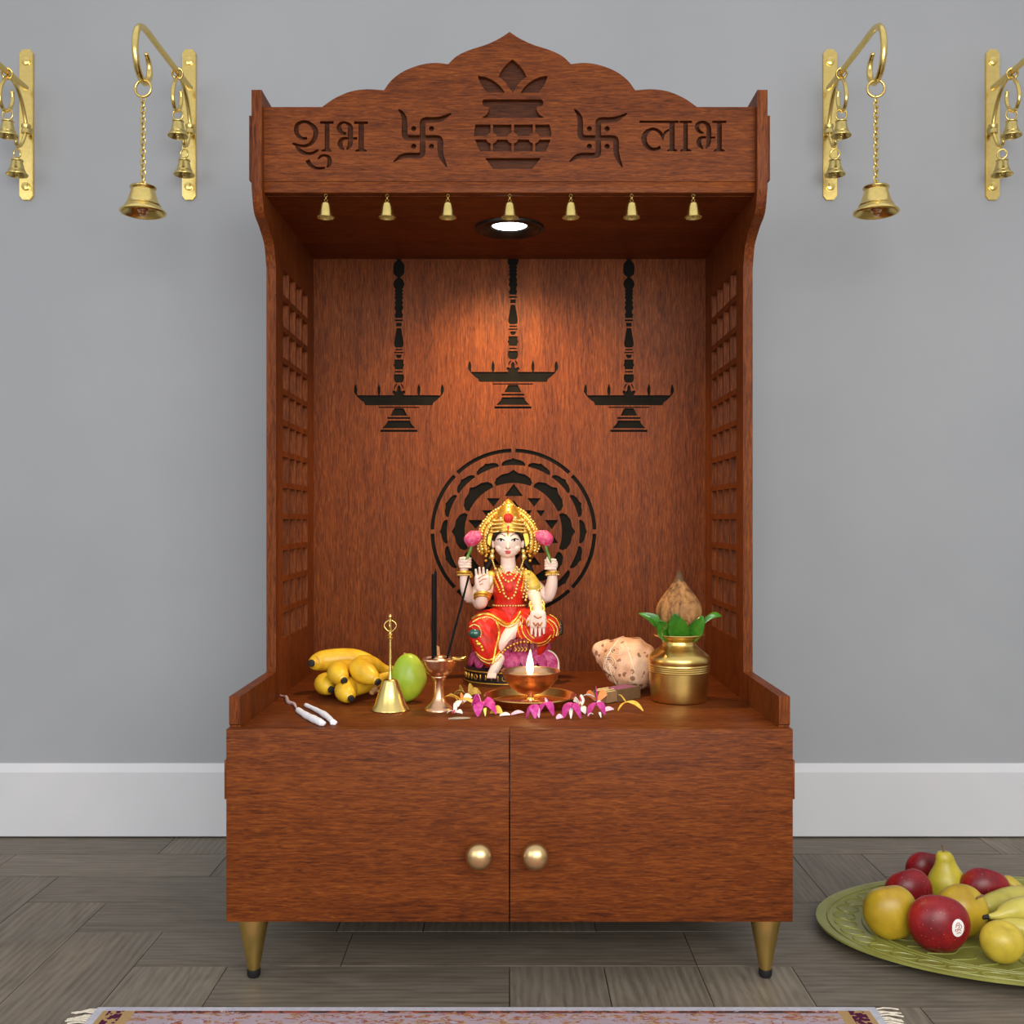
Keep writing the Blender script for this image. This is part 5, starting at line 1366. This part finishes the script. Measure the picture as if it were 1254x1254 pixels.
for sx in (-1, 1):
    ex0 = 622 + sx * 8.0
    alm = lambda a: (1 - .35 * abs(math.cos(a)) ** 3)
    bm = BM(); patch(bm, ex0, 661.9, 3.7, 1.5, .30, 20, sx * .04, alm); e_ = part('eye', bm, M['swhite'], body, 60, 'painted eye')
    bm = BM(); patch(bm, ex0 - .2, 661.7, 1.75, 1.5, .60); part('iris', bm, M['siris'], e_, 60)
    bm = BM(); pts = [(ex0 - sx * 3.6, 661.9), (ex0 - sx * 1.2, 660.2), (ex0 + sx * 1.4, 659.9), (ex0 + sx * 4.4, 661.2)]
    tube(bm, [hit(x, y, .45) for x, y in smooth_pts(pts, 4)], [.62 * SK] * 13, 6); part('lash_line', bm, M['siris'], e_, 60)
    bm = BM(); pts = [(622 + sx * 3.2, 656.6), (622 + sx * 7, 654.4), (622 + sx * 11, 654.8), (622 + sx * 13.6, 657.2)]
    tube(bm, [hit(x, y, .2) for x, y in smooth_pts(pts, 4)], [.6 * SK] * 13, 6); part('brow', bm, M['sbrow'], body, 60)
bm = BM(); patch(bm, 622, 675.2, 4.4, 1.15, .30, 20, 0, lambda a: 1 - .5 * abs(math.cos(a)) ** 2); patch(bm, 622, 677.1, 3.4, 1.5, .34, 20, 0, lambda a: 1 - .3 * abs(math.cos(a)) ** 2); part('lips', bm, M['slip'], body, 60, 'coral red lips')
bm = BM()
for sx in (-1, 1): patch(bm, 622 + sx * 2.1, 671.6, .8, .6, .3, 10)
part('nostril_tint', bm, M['slip'], body, 60)
bm = BM(); patch(bm, 622, 654.5, 1.2, 3.0, .4); part('forehead_mark', bm, M['sgold'], body, 60, 'gold forehead mark')
# henna marks on the open palms
bm = BM()
for pts in (((587, 707), (591, 704), (595, 703)), ((588, 711), (592, 708), (596, 707)), ((589, 714), (592, 713))): tube(bm, [hit(x, y, .2) for x, y in smooth_pts(pts, 4)], .6 * SK, 6)
part('palm_mark', bm, M['spot'], body, 60, 'red mark on the raised palm')
bm = BM()
for pts in (((653, 750), (657, 752.5), (661, 751)), ((652, 758), (654.5, 761.5), (657, 758.5), (659.5, 761.5), (662, 758)), ((657, 762), (657.2, 768))): tube(bm, [hit(x, y, .2) for x, y in smooth_pts(pts, 4)], .95 * SK, 6)
part('palm_mark', bm, M['spot'], body, 60, 'orange mark on the lowered palm')

# --- hair
bm = BM()
eball(bm, 622, 659, -1, 19.2, 17.0, 19.0)
for sx in (-1, 1):
    caps(bm, [(622 + sx * 15, 655, -8, 3.6), (622 + sx * 17.4, 664, -4, 3.4), (622 + sx * 19, 676, 0, 3.6), (622 + sx * 21, 688, 3, 4.2), (622 + sx * 27, 698, 6, 3.8), (622 + sx * 31, 704, 8, 2.0)])
    caps(bm, [(622 + sx * 2, 650.2, -21, 1.2), (622 + sx * 8, 651.2, -20, 1.7), (622 + sx * 13.2, 654.5, -16.5, 2.4), (622 + sx * 16.2, 661, -12, 2.8)])
    caps(bm, [(622 + sx * 20, 672, 2, 3), (622 + sx * 26, 690, 8, 4), (622 + sx * 24, 706, 10, 3)])
bm = fuse(bm, .0011, .4, 2); part('hair', bm, M['shair'], statue, 179, 'black painted hair')

# --- sari: blouse, lap and legs in one red cloth
bm = BM()
caps(bm, [(623.5, 758, -5, 22), (623.5, 742, -5, 19.2), (623.3, 732, -6, 18.6), (623, 722, -7, 20.6), (623, 714, -6.5, 20.6)])
caps(bm, [(609, 712, -5, 9.6), (607, 706, -3, 8.6), (606, 703, -2, 6)]); caps(bm, [(638, 712, -5, 9.6), (640, 706, -3, 8.6), (641, 703, -2, 6)])
eball(bm, 613.5, 721, -17, 8.2, 8, 8); eball(bm, 632.5, 721, -17, 8.2, 8, 8)
# right thigh, knee and shin (viewer's left), skirt hem flaring
caps(bm, [(616, 760, -8, 19), (602, 765, -24, 19), (593, 769, -34, 18.5), (594, 782, -38, 17), (598, 794, -40, 14.5), (602, 801, -41, 11.5)])
caps(bm, [(606, 756, -14, 12), (592, 760, -24, 13), (586, 766, -30, 12)])
caps(bm, [(610, 770, -28, 12), (608, 784, -36, 9), (607, 796, -40, 7)])
# left thigh folded across (viewer's right)
caps(bm, [(632, 760, -8, 19), (648, 764, -20, 19), (662, 768, -26, 18), (668, 769, -26, 16.5)])
caps(bm, [(664, 772, -28, 15), (650, 778, -34, 11.5), (639, 772, -34, 10)])
caps(bm, [(660, 784, -22, 11), (656, 794, -22, 9), (650, 797, -24, 7)])
bm = fuse(bm, .0010, .5, 6)
for v in bm.verts:
    # carved folds
    q = (v.co - SO) / SK
    v.co += v.normal * (.35 * SK * math.sin(q.x * .55 + q.z * .42 + 2 * math.sin(q.z * .08)) * (1 if q.z < 88 else .25))
sari = part('sari', bm, M['sred'], statue, 179, 'glossy red sari')
sb = _B.FromPolygons([v.co + SO for v in sari.data.vertices], [p.vertices for p in sari.data.polygons])
def sh(px, py, lift=.4):
    o_ = S(px, py, -160); h = sb.ray_cast(o_, V((0, 1, 0))); h2 = bb.ray_cast(o_, V((0, 1, 0)))
    c_ = [x[0] for x in (h, h2) if x[0] is not None]
    p = min(c_, key=lambda k_: k_.y) if c_ else S(px, py, -20)
    q = (p - SO) / SK
    return (px, py, q.y - lift)
def drape(pts, lift=.4, n_=4): return [sh(x, y, lift) for x, y in smooth_pts(pts, n_)]
def rail(name, pts, r, mat, lab=None, bead=None, lift=.4, parent=None, step=2.2):
    bm = BM(); d = drape(pts, lift)
    # limit jumps in depth so the band stays a band
    out = [d[0]]
    for p in d[1:]:
        q = out[-1]; out.append((p[0], p[1], max(min(p[2], q[2] + 5), q[2] - 5)))
    if bead: beads(bm, out, bead, step, 2)
    else: tube(bm, [S(*p) for p in out], [r * SK] * len(out), 7)
    return part(name, bm, M[mat], parent or sari, 60, lab)
hem = [(581, 761), (578, 768), (577, 778), (581, 790), (588, 800), (596, 806), (603, 806)]
rail('gold_border', [(580, 755), (590, 750), (601, 750), (610, 755), (617, 760), (622, 762), (630, 758), (637, 748)], 2.0, 'sgold', 'gold sari border')
rail('gold_border', [(581, 758), (590, 753.5), (601, 753), (609, 758), (616, 763), (622, 765), (631, 761), (638, 752)], 1.1, 'sgoldb', 'beaded gold sari border', 1.4)
rail('gold_border', [(608, 757), (611, 766), (611, 776), (608, 787), (606, 798), (604, 806)], 1.6, 'sgold')
rail('gold_border', [(586, 797), (592, 803), (600, 806), (608, 803), (614, 797)], 1.6, 'sgoldb', None, 1.3)
rail('gold_border', [(584, 793), (591, 799), (599, 802), (607, 799), (613, 793)], 1.3, 'sgold')
rail('gold_border', [(636, 757), (634, 767), (637, 776), (645, 783), (656, 787), (667, 785), (674, 778)], 1.2, 'sgold', None, 1.2)
rail('gold_border', [(640, 755), (638.5, 765), (641, 773), (648, 780), (657, 783.5), (667, 781), (673, 774)], 1.0, 'sgold')
rail('gold_border', [(646, 756), (644, 764), (647, 772), (653, 777.5)], 1.1, 'sgold')
rail('gold_border', [(671, 756), (677, 760), (681, 768), (679, 776)], 1.6, 'sgoldb', None, 1.5)
rail('gold_border', [(673, 752), (680, 757), (684, 766), (682, 775)], 1.6, 'sgold', None, 1.5)
rail('gold_border', [(668, 757), (674, 763), (677, 770), (675, 778)], 1.4, 'sgold', None, 1.4)
bm = BM()
q_ = sh(588, 783, .6); eball(bm, q_[0], q_[1], q_[2], 3.4, 1.6, 2.4); 
for dx, dy_ in ((3.2, 3.4), (-2.4, -3), (4.4, 7)):
    q_ = sh(588 + dx, 783 + dy_, .5); eball(bm, q_[0], q_[1], q_[2], 1.9, 1.2, 1.9)
part('gold_brooch', bm, M['sgold'], sari, 60, 'gold flower on the red cloth')
q_ = sh(583, 771, 1.2); bm = BM(); eball(bm, q_[0], q_[1], q_[2], 7.2, 3.6, 5.6); part('green_jewel', bm, M['steal'], sari, 60, 'dark green oval jewel')
bm = BM()
beads(bm, [sh(577, 764, 1.5), sh(582, 761, 1.5), sh(588, 763, 1.6), sh(591, 769, 1.6), sh(590, 775, 1.5)], 1.2, 2.2, 5); part('jewel_beads', bm, M['sgoldb'], sari, 60)
bm = BM()
for i in range(5):
    a = -.9 + i * .45; eball(bm, 684 + 2 * math.cos(a), 768 - 7 * math.sin(a), -22 + 2 * i, 3.0, 3.0, 2.6)
part('black_tassel', bm, M['sblack'], sari, 60, 'dark knotted tassel at the knee')
# pleated maroon front cloth
bm = BM(); sheet(bm, lambda u, v: S(618 + 38 * u + 3 * (u - .5) * v, 781 + 14 * v * (.55 + .45 * math.sin(PI * u)) - 3 * math.sin(PI * u), -40 - 3.0 * v + 1.0 * math.sin(u * 34) - 5 * math.sin(PI * u)), 40, 6, 1.4 * SK); fc = part('front_cloth', bm, M['smar'], statue, 60, 'dark maroon pleated front cloth')
bm = BM(); beads(bm, [(616, 794, -47), (622, 788, -48), (632, 783, -49), (642, 781, -49), (652, 783, -47)], 1.7, 4.2, 8)
for i in range(4): ribbon(bm, [(630 + i * 4, 787, -49.6), (632 + i * 4, 789.5, -50), (630 + i * 4, 792, -50.4)], .5)
part('cloth_ornament', bm, M['sgold'], fc, 60, 'gold beads and scrolls')

# --- ornaments
bm = BM(); ring_ = [(623.3 + 19.6 * math.cos(2 * PI * i / 24), 741.5 + 1.0 * math.sin(2 * PI * i / 24), -5.5 + 19.6 * math.sin(2 * PI * i / 24)) for i in range(25)]
beads(bm, ring_, 1.5, 3.6, 4); part('waist_chain', bm, M['sgoldb'], statue, 60, 'gold bead waist chain')
def chain_on(pts, r, step, lift, mat='sgoldb'):
    bm = BM(); d = drape(pts, lift); beads(bm, d, r, step, 3); return part('necklace', bm, M[mat], statue, 60, 'gold bead necklace')
chain_on([(607, 696), (610, 706), (615, 716), (617, 725), (620, 730), (624, 732), (628, 730), (631, 725), (633, 716), (637, 706), (640, 696)], 1.9, 4.2, 1.0)
chain_on([(611, 697), (614, 704), (618, 709), (623, 711.5), (628, 709), (632, 704), (636, 697)], 1.8, 4.0, 1.1)
chain_on([(613.5, 694), (617, 700), (623, 704), (629, 700), (633, 694)], 1.8, 4.0, 1.0)
chain_on([(603.5, 700), (606, 709), (610, 718), (613, 725)], 1.7, 3.0, .9, 'sgold')
chain_on([(643.5, 698), (644, 707), (643, 716), (641, 726), (640, 734)], 2.0, 4.2, 1.2)
chain_on([(647.5, 701), (648, 709), (647, 717), (645, 726), (643, 735)], 1.9, 4.1, 1.4)
bm = BM(); q_ = sh(623.5, 718.5, .8); eball(bm, q_[0], q_[1], q_[2], 5.0, 1.6, 5.4); part('pendant', bm, M['sred'], statue, 60, 'red oval pendant')
chain_on([(608.5, 699), (611, 707), (614, 714), (616.5, 720)], 1.6, 3.0, .9)
chain_on([(604, 702), (606.5, 711), (609.5, 719)], 1.6, 3.0, .8, 'sgold')
chain_on([(640.5, 700), (641, 708), (640, 716), (638, 724)], 1.7, 3.1, 1.0, 'sgold')
# earrings
for sx in (-1, 1):
    bm = BM(); eball(bm, 622 + sx * 18.6, 675.5, -7, 2.4, 2.2, 3.2); eball(bm, 622 + sx * 19.2, 682, -7, 2.9, 2.6, 4.4); beads(bm, [(622 + sx * 18.6, 687, -7), (622 + sx * 17.4, 691, -8), (622 + sx * 15.6, 696, -10)], 1.5, 2.4, 5); part('earring', bm, M['sgoldb'], statue, 60, 'gold earring')
# bangles and armlets
def bangle(px, py, d, r, th, axis, mat='sgold', n_=0):
    bm = BM(); ax_ = V(axis)
    if n_:
        s_, u_ = frame_of(ax_)
        for i in range(n_): ball(bm, S(px, py, d) + (s_ * math.cos(2 * PI * i / n_) + u_ * math.sin(2 * PI * i / n_)) * (r * SK), th * SK, 1)
    else: torus(bm, S(px, py, d), r * SK, th * SK, ax_, 26, 8)
    part('bangle', bm, M[mat], statue, 60, 'gold bangle')
bangle(568.5, 702, -2, 8.2, 2.0, (0, .15, 1)); bangle(568.5, 705, -2, 7.8, 1.5, (0, .15, 1), 'sgoldb', 20); bangle(576, 705, -4, 2.2, 1.3, (0, 1, .2))
bangle(676.5, 702, -2, 7.8, 1.5, (0, .15, 1), 'sgold'); bangle(676.5, 704.5, -2, 7.8, 1.7, (0, .15, 1), 'sgoldb', 18)
bangle(591.8, 727.5, -33, 8.8, 2.2, (0, .5, 1)); bangle(591.2, 730.5, -32, 8.8, 1.6, (0, .5, 1))
bangle(656.6, 738, -33, 8.6, 1.9, (.1, .9, -1), 'sgoldb', 18); bangle(657.2, 743.5, -42, 8.0, 1.7, (.1, .9, -1), 'sgold'); bangle(656.9, 741, -38, 8.0, 1.4, (.1, .9, -1), 'sgoldb', 18)
# sleeves
bm = BM(); caps(bm, [(645, 708, -5, 10), (650, 714, -7, 9.8), (653, 720, -9, 9.6)]); part('sleeve', bm, M['sylw'], statue, 60, 'yellow green sleeve')
bm = BM(); caps(bm, [(602, 708, -5, 9.4), (598, 715, -8, 9.4), (595, 721, -10, 9.2)]); part('sleeve', bm, M['sylw'], statue, 60, 'yellow green sleeve')
bangle(653.5, 721.5, -9.5, 9.6, 1.4, (.3, .25, -1), 'sgoldb', 20); bangle(594.5, 722.5, -10.5, 9.4, 1.3, (-.4, .25, -1), 'sgold')
# --- crown
bm = BM()
for rr, th, dd in ((34.5, 4.4, 3), (29.5, 4.0, -2)):
    pts = [(622.5 + rr * math.cos(a) * (1.0 if rr > 31 else .98), 664 - rr * 1.10 * math.sin(a) - (3 if rr > 31 else 1) * math.sin(a) ** 8, dd) for a in [PI * (-.12 + 1.24 * i / 30) for i in range(31)]]
    tube(bm, [S(*p) for p in pts], [th * SK * (.75 + .25 * math.sin(PI * i / 30)) for i in range(31)], 10)
lathe(bm, [(r * SK, h * SK) for r, h in [(19.8, -2), (21.5, 0), (21.5, 3), (20.8, 5), (21, 9), (20, 14), (18, 20), (15.5, 26), (12.6, 30), (9.6, 34), (6.4, 38), (2.4, 41.5), (0, 42.5)]], S(622.5, 653.5, -2), 36, sx=1.0, sy=.9, axis=V((0, .10, 1)))
lathe(bm, [(0, 0), (31 * SK, 0), (32 * SK, 1.5 * SK), (31 * SK, 3 * SK), (0, 3 * SK)], S(622.5, 650, 7), 40, axis=V((0, -1, 0)), sx=1.0, sy=.92)
crown = part('crown', bm, M['sgold'], statue, 50, 'tall gold crown')
bm = BM()
for rr, dd, st in ((37.5, -1, .085), (33.0, -5, .10), (28.0, -8, .11)):
    i = 0
    a = -.30
    while a < PI + .30:
        j = random.uniform(-.7, .7); ball(bm, S(622.5 + (rr + j) * math.cos(a), 664 - (rr + j) * 1.10 * math.sin(a) - 3 * math.sin(a) ** 8, dd), random.uniform(1.4, 2.3) * SK, 1); a += st
for z_, r in ((0, 22.4), (4.5, 22), (9, 21.8), (13.5, 20.4)):
    for i in range(40):
        a = PI + PI * i / 39; ball(bm, S(622.5 + r * math.cos(a), 652.5 - z_ - 2.2 * (1 - abs(math.cos(a))), -2 + r * .9 * math.sin(a)), 1.25 * SK, 1)
for i in range(95):
    a = PI + PI * random.random(); z_ = random.uniform(15, 37); r = 21 * (1 - (z_ / 44) ** 1.5); ball(bm, S(622.5 + r * math.cos(a), 653 - z_, -2 + r * .9 * math.sin(a)), random.uniform(1.0, 1.7) * SK, 1)
part('crown_beads', bm, M['sgoldb'], crown, 60, 'bright gold crown beads')
bm = BM(); eball(bm, 622.5, 635.5, -21.5, 5.8, 2.4, 6.4); part('crown_jewel', bm, M['sred'], crown, 60, 'red crown jewel')
bm = BM()
for (x, y, d, r) in ((622.5, 626.5, -15, 1.8), (622.5, 621, -11, 1.7), (613.5, 635.5, -18, 1.5), (631, 635, -18, 1.5), (622.5, 643.5, -21.5, 1.7)): ball(bm, S(x, y, d), r * SK, 2)
part('crown_pearls', bm, M['scream'], crown, 60, 'white crown pearls')
bm = BM(); ribbon(bm, [(622.5, 645, -22.8), (622.3, 648, -23.4), (622, 651, -24.2)], .9); part('crown_drop', bm, M['sred'], crown, 60, 'red drop at the hairline')
for sx in (-1, 1):
    bm = BM()
    for i in range(9): eball(bm, 622 + sx * (24 + 3.5 * math.sin(i * 1.7)) , 672 + i * 1.9, -1 + 2.2 * math.sin(i * 2.1), 2.4, 2.2, 2.2, 1)
    part('crown_tassel', bm, M['sgold'], crown, 60, 'gold tassel beside the ear')
# --- lotus buds held in the raised hands
def bud(px, py, d, sx, stem_pts):
    bm = BM(); ribbon(bm, stem_pts, 1.9); st = part('lotus_bud', bm, M['sgreen'], statue, 60, 'pink lotus bud on a green stalk')
    c_ = S(px, py, d)
    for i in range(8):
        a = 2 * PI * i / 8 + .3; wid = 7.6
        def fn(u, v, a=a):
            q = (v - .5) * 2; r = 1.0 + 9.8 * math.sin(PI * min(1, u * .80 + .08)) * (1 - .12 * q * q); an = a + q * .62 * math.sin(PI * (.18 + .72 * u)); h = -8 + 18 * u
            return c_ + V((r * math.cos(an) * SK + sx * (u - .3) * -5 * SK, r * math.sin(an) * .85 * SK, h * SK))
        bm = BM(); sheet(bm, fn, 7, 5, 1.3 * SK); part('bud_petal', bm, M['shot'], st, 70, 'hot pink bud petal')
    bm = BM(); eball(bm, px, py, d, 7.4, 6.6, 8.2); part('bud_heart', bm, M['shot'], st, 60, 'hot pink bud heart')
bud(578.5, 661, -6, -1, [(571, 693, -8), (572, 687, -11), (573.5, 681, -11), (576, 675, -8), (578, 668, -6)])
bud(667.5, 660.5, -6, 1, [(673.5, 695, -8), (673, 689, -11), (672, 682, -11), (669.5, 675, -8), (668, 668, -6)])
WORLD, KEY, FILL, SPOT = .92, 82, 24, 29
# ------------------------------------------------------------------ light and camera
w = bpy.data.worlds.new('World'); bpy.context.scene.world = w; w.use_nodes = True
nt = w.node_tree; bg = nt.nodes['Background']
tc = nt.nodes.new('ShaderNodeTexCoord'); sp = nt.nodes.new('ShaderNodeSeparateXYZ'); rp = nt.nodes.new('ShaderNodeValToRGB')
nt.links.new(tc.outputs['Generated'], sp.inputs[0]); nt.links.new(sp.outputs['Z'], rp.inputs['Fac']); nt.links.new(rp.outputs['Color'], bg.inputs['Color'])
rp.color_ramp.elements[0].position = 0; rp.color_ramp.elements[0].color = (.45, .42, .40, 1)
rp.color_ramp.elements[1].position = .9; rp.color_ramp.elements[1].color = (.95, .97, 1, 1)
bg.inputs['Strength'].default_value = WORLD
def area(name, loc, target, sx, sy, power, col):
    l = bpy.data.lights.new(name, 'AREA'); l.shape = 'RECTANGLE'; l.size = sx; l.size_y = sy; l.energy = power; l.color = col
    o = bpy.data.objects.new(name, l); C.objects.link(o); o.location = loc
    o.rotation_euler = (V(target) - V(loc)).to_track_quat('-Z', 'Y').to_euler(); return o
area('key_light', (.55, -1.1, 1.35), (0.05, 2.1, .8), 2.4, 1.5, KEY, (1, .98, .95))
area('fill_light', (-2.0, -.9, 1.5), (-.5, 2.3, .7), 1.6, 1.8, FILL, (.86, .93, 1))
l = bpy.data.lights.new('downlight_beam', 'SPOT'); l.energy = SPOT; l.color = (1, .66, .32); l.spot_size = math.radians(125); l.spot_blend = 1.0; l.shadow_soft_size = .03
o = bpy.data.objects.new('downlight_beam', l); C.objects.link(o); o.location = (0, YDL, ZC - .004)
o.rotation_euler = (math.radians(17), 0, 0)
l = bpy.data.lights.new('flame_light', 'POINT'); l.energy = .12; l.color = (1, .6, .25); l.shadow_soft_size = .008
o = bpy.data.objects.new('flame_light', l); C.objects.link(o); o.location = at(649, 806, 1.80)
cam = bpy.data.cameras.new('camera'); co = bpy.data.objects.new('camera', cam); C.objects.link(co)
cam.sensor_fit = 'HORIZONTAL'; cam.sensor_width = 36; cam.lens = 36 * F / 1254
cam.shift_x = (627 - CX) / 1254; cam.shift_y = (CY - 627) / 1254
cam.clip_start = .01; cam.clip_end = 50
co.location = (0, 0, H); co.rotation_euler = (PI / 2, 0, 0)
sc = bpy.context.scene; sc.camera = co
vs = sc.view_settings; vs.view_transform = 'Standard'; vs.look = 'None'; vs.exposure = 0; vs.gamma = 1; vs.use_curve_mapping = False
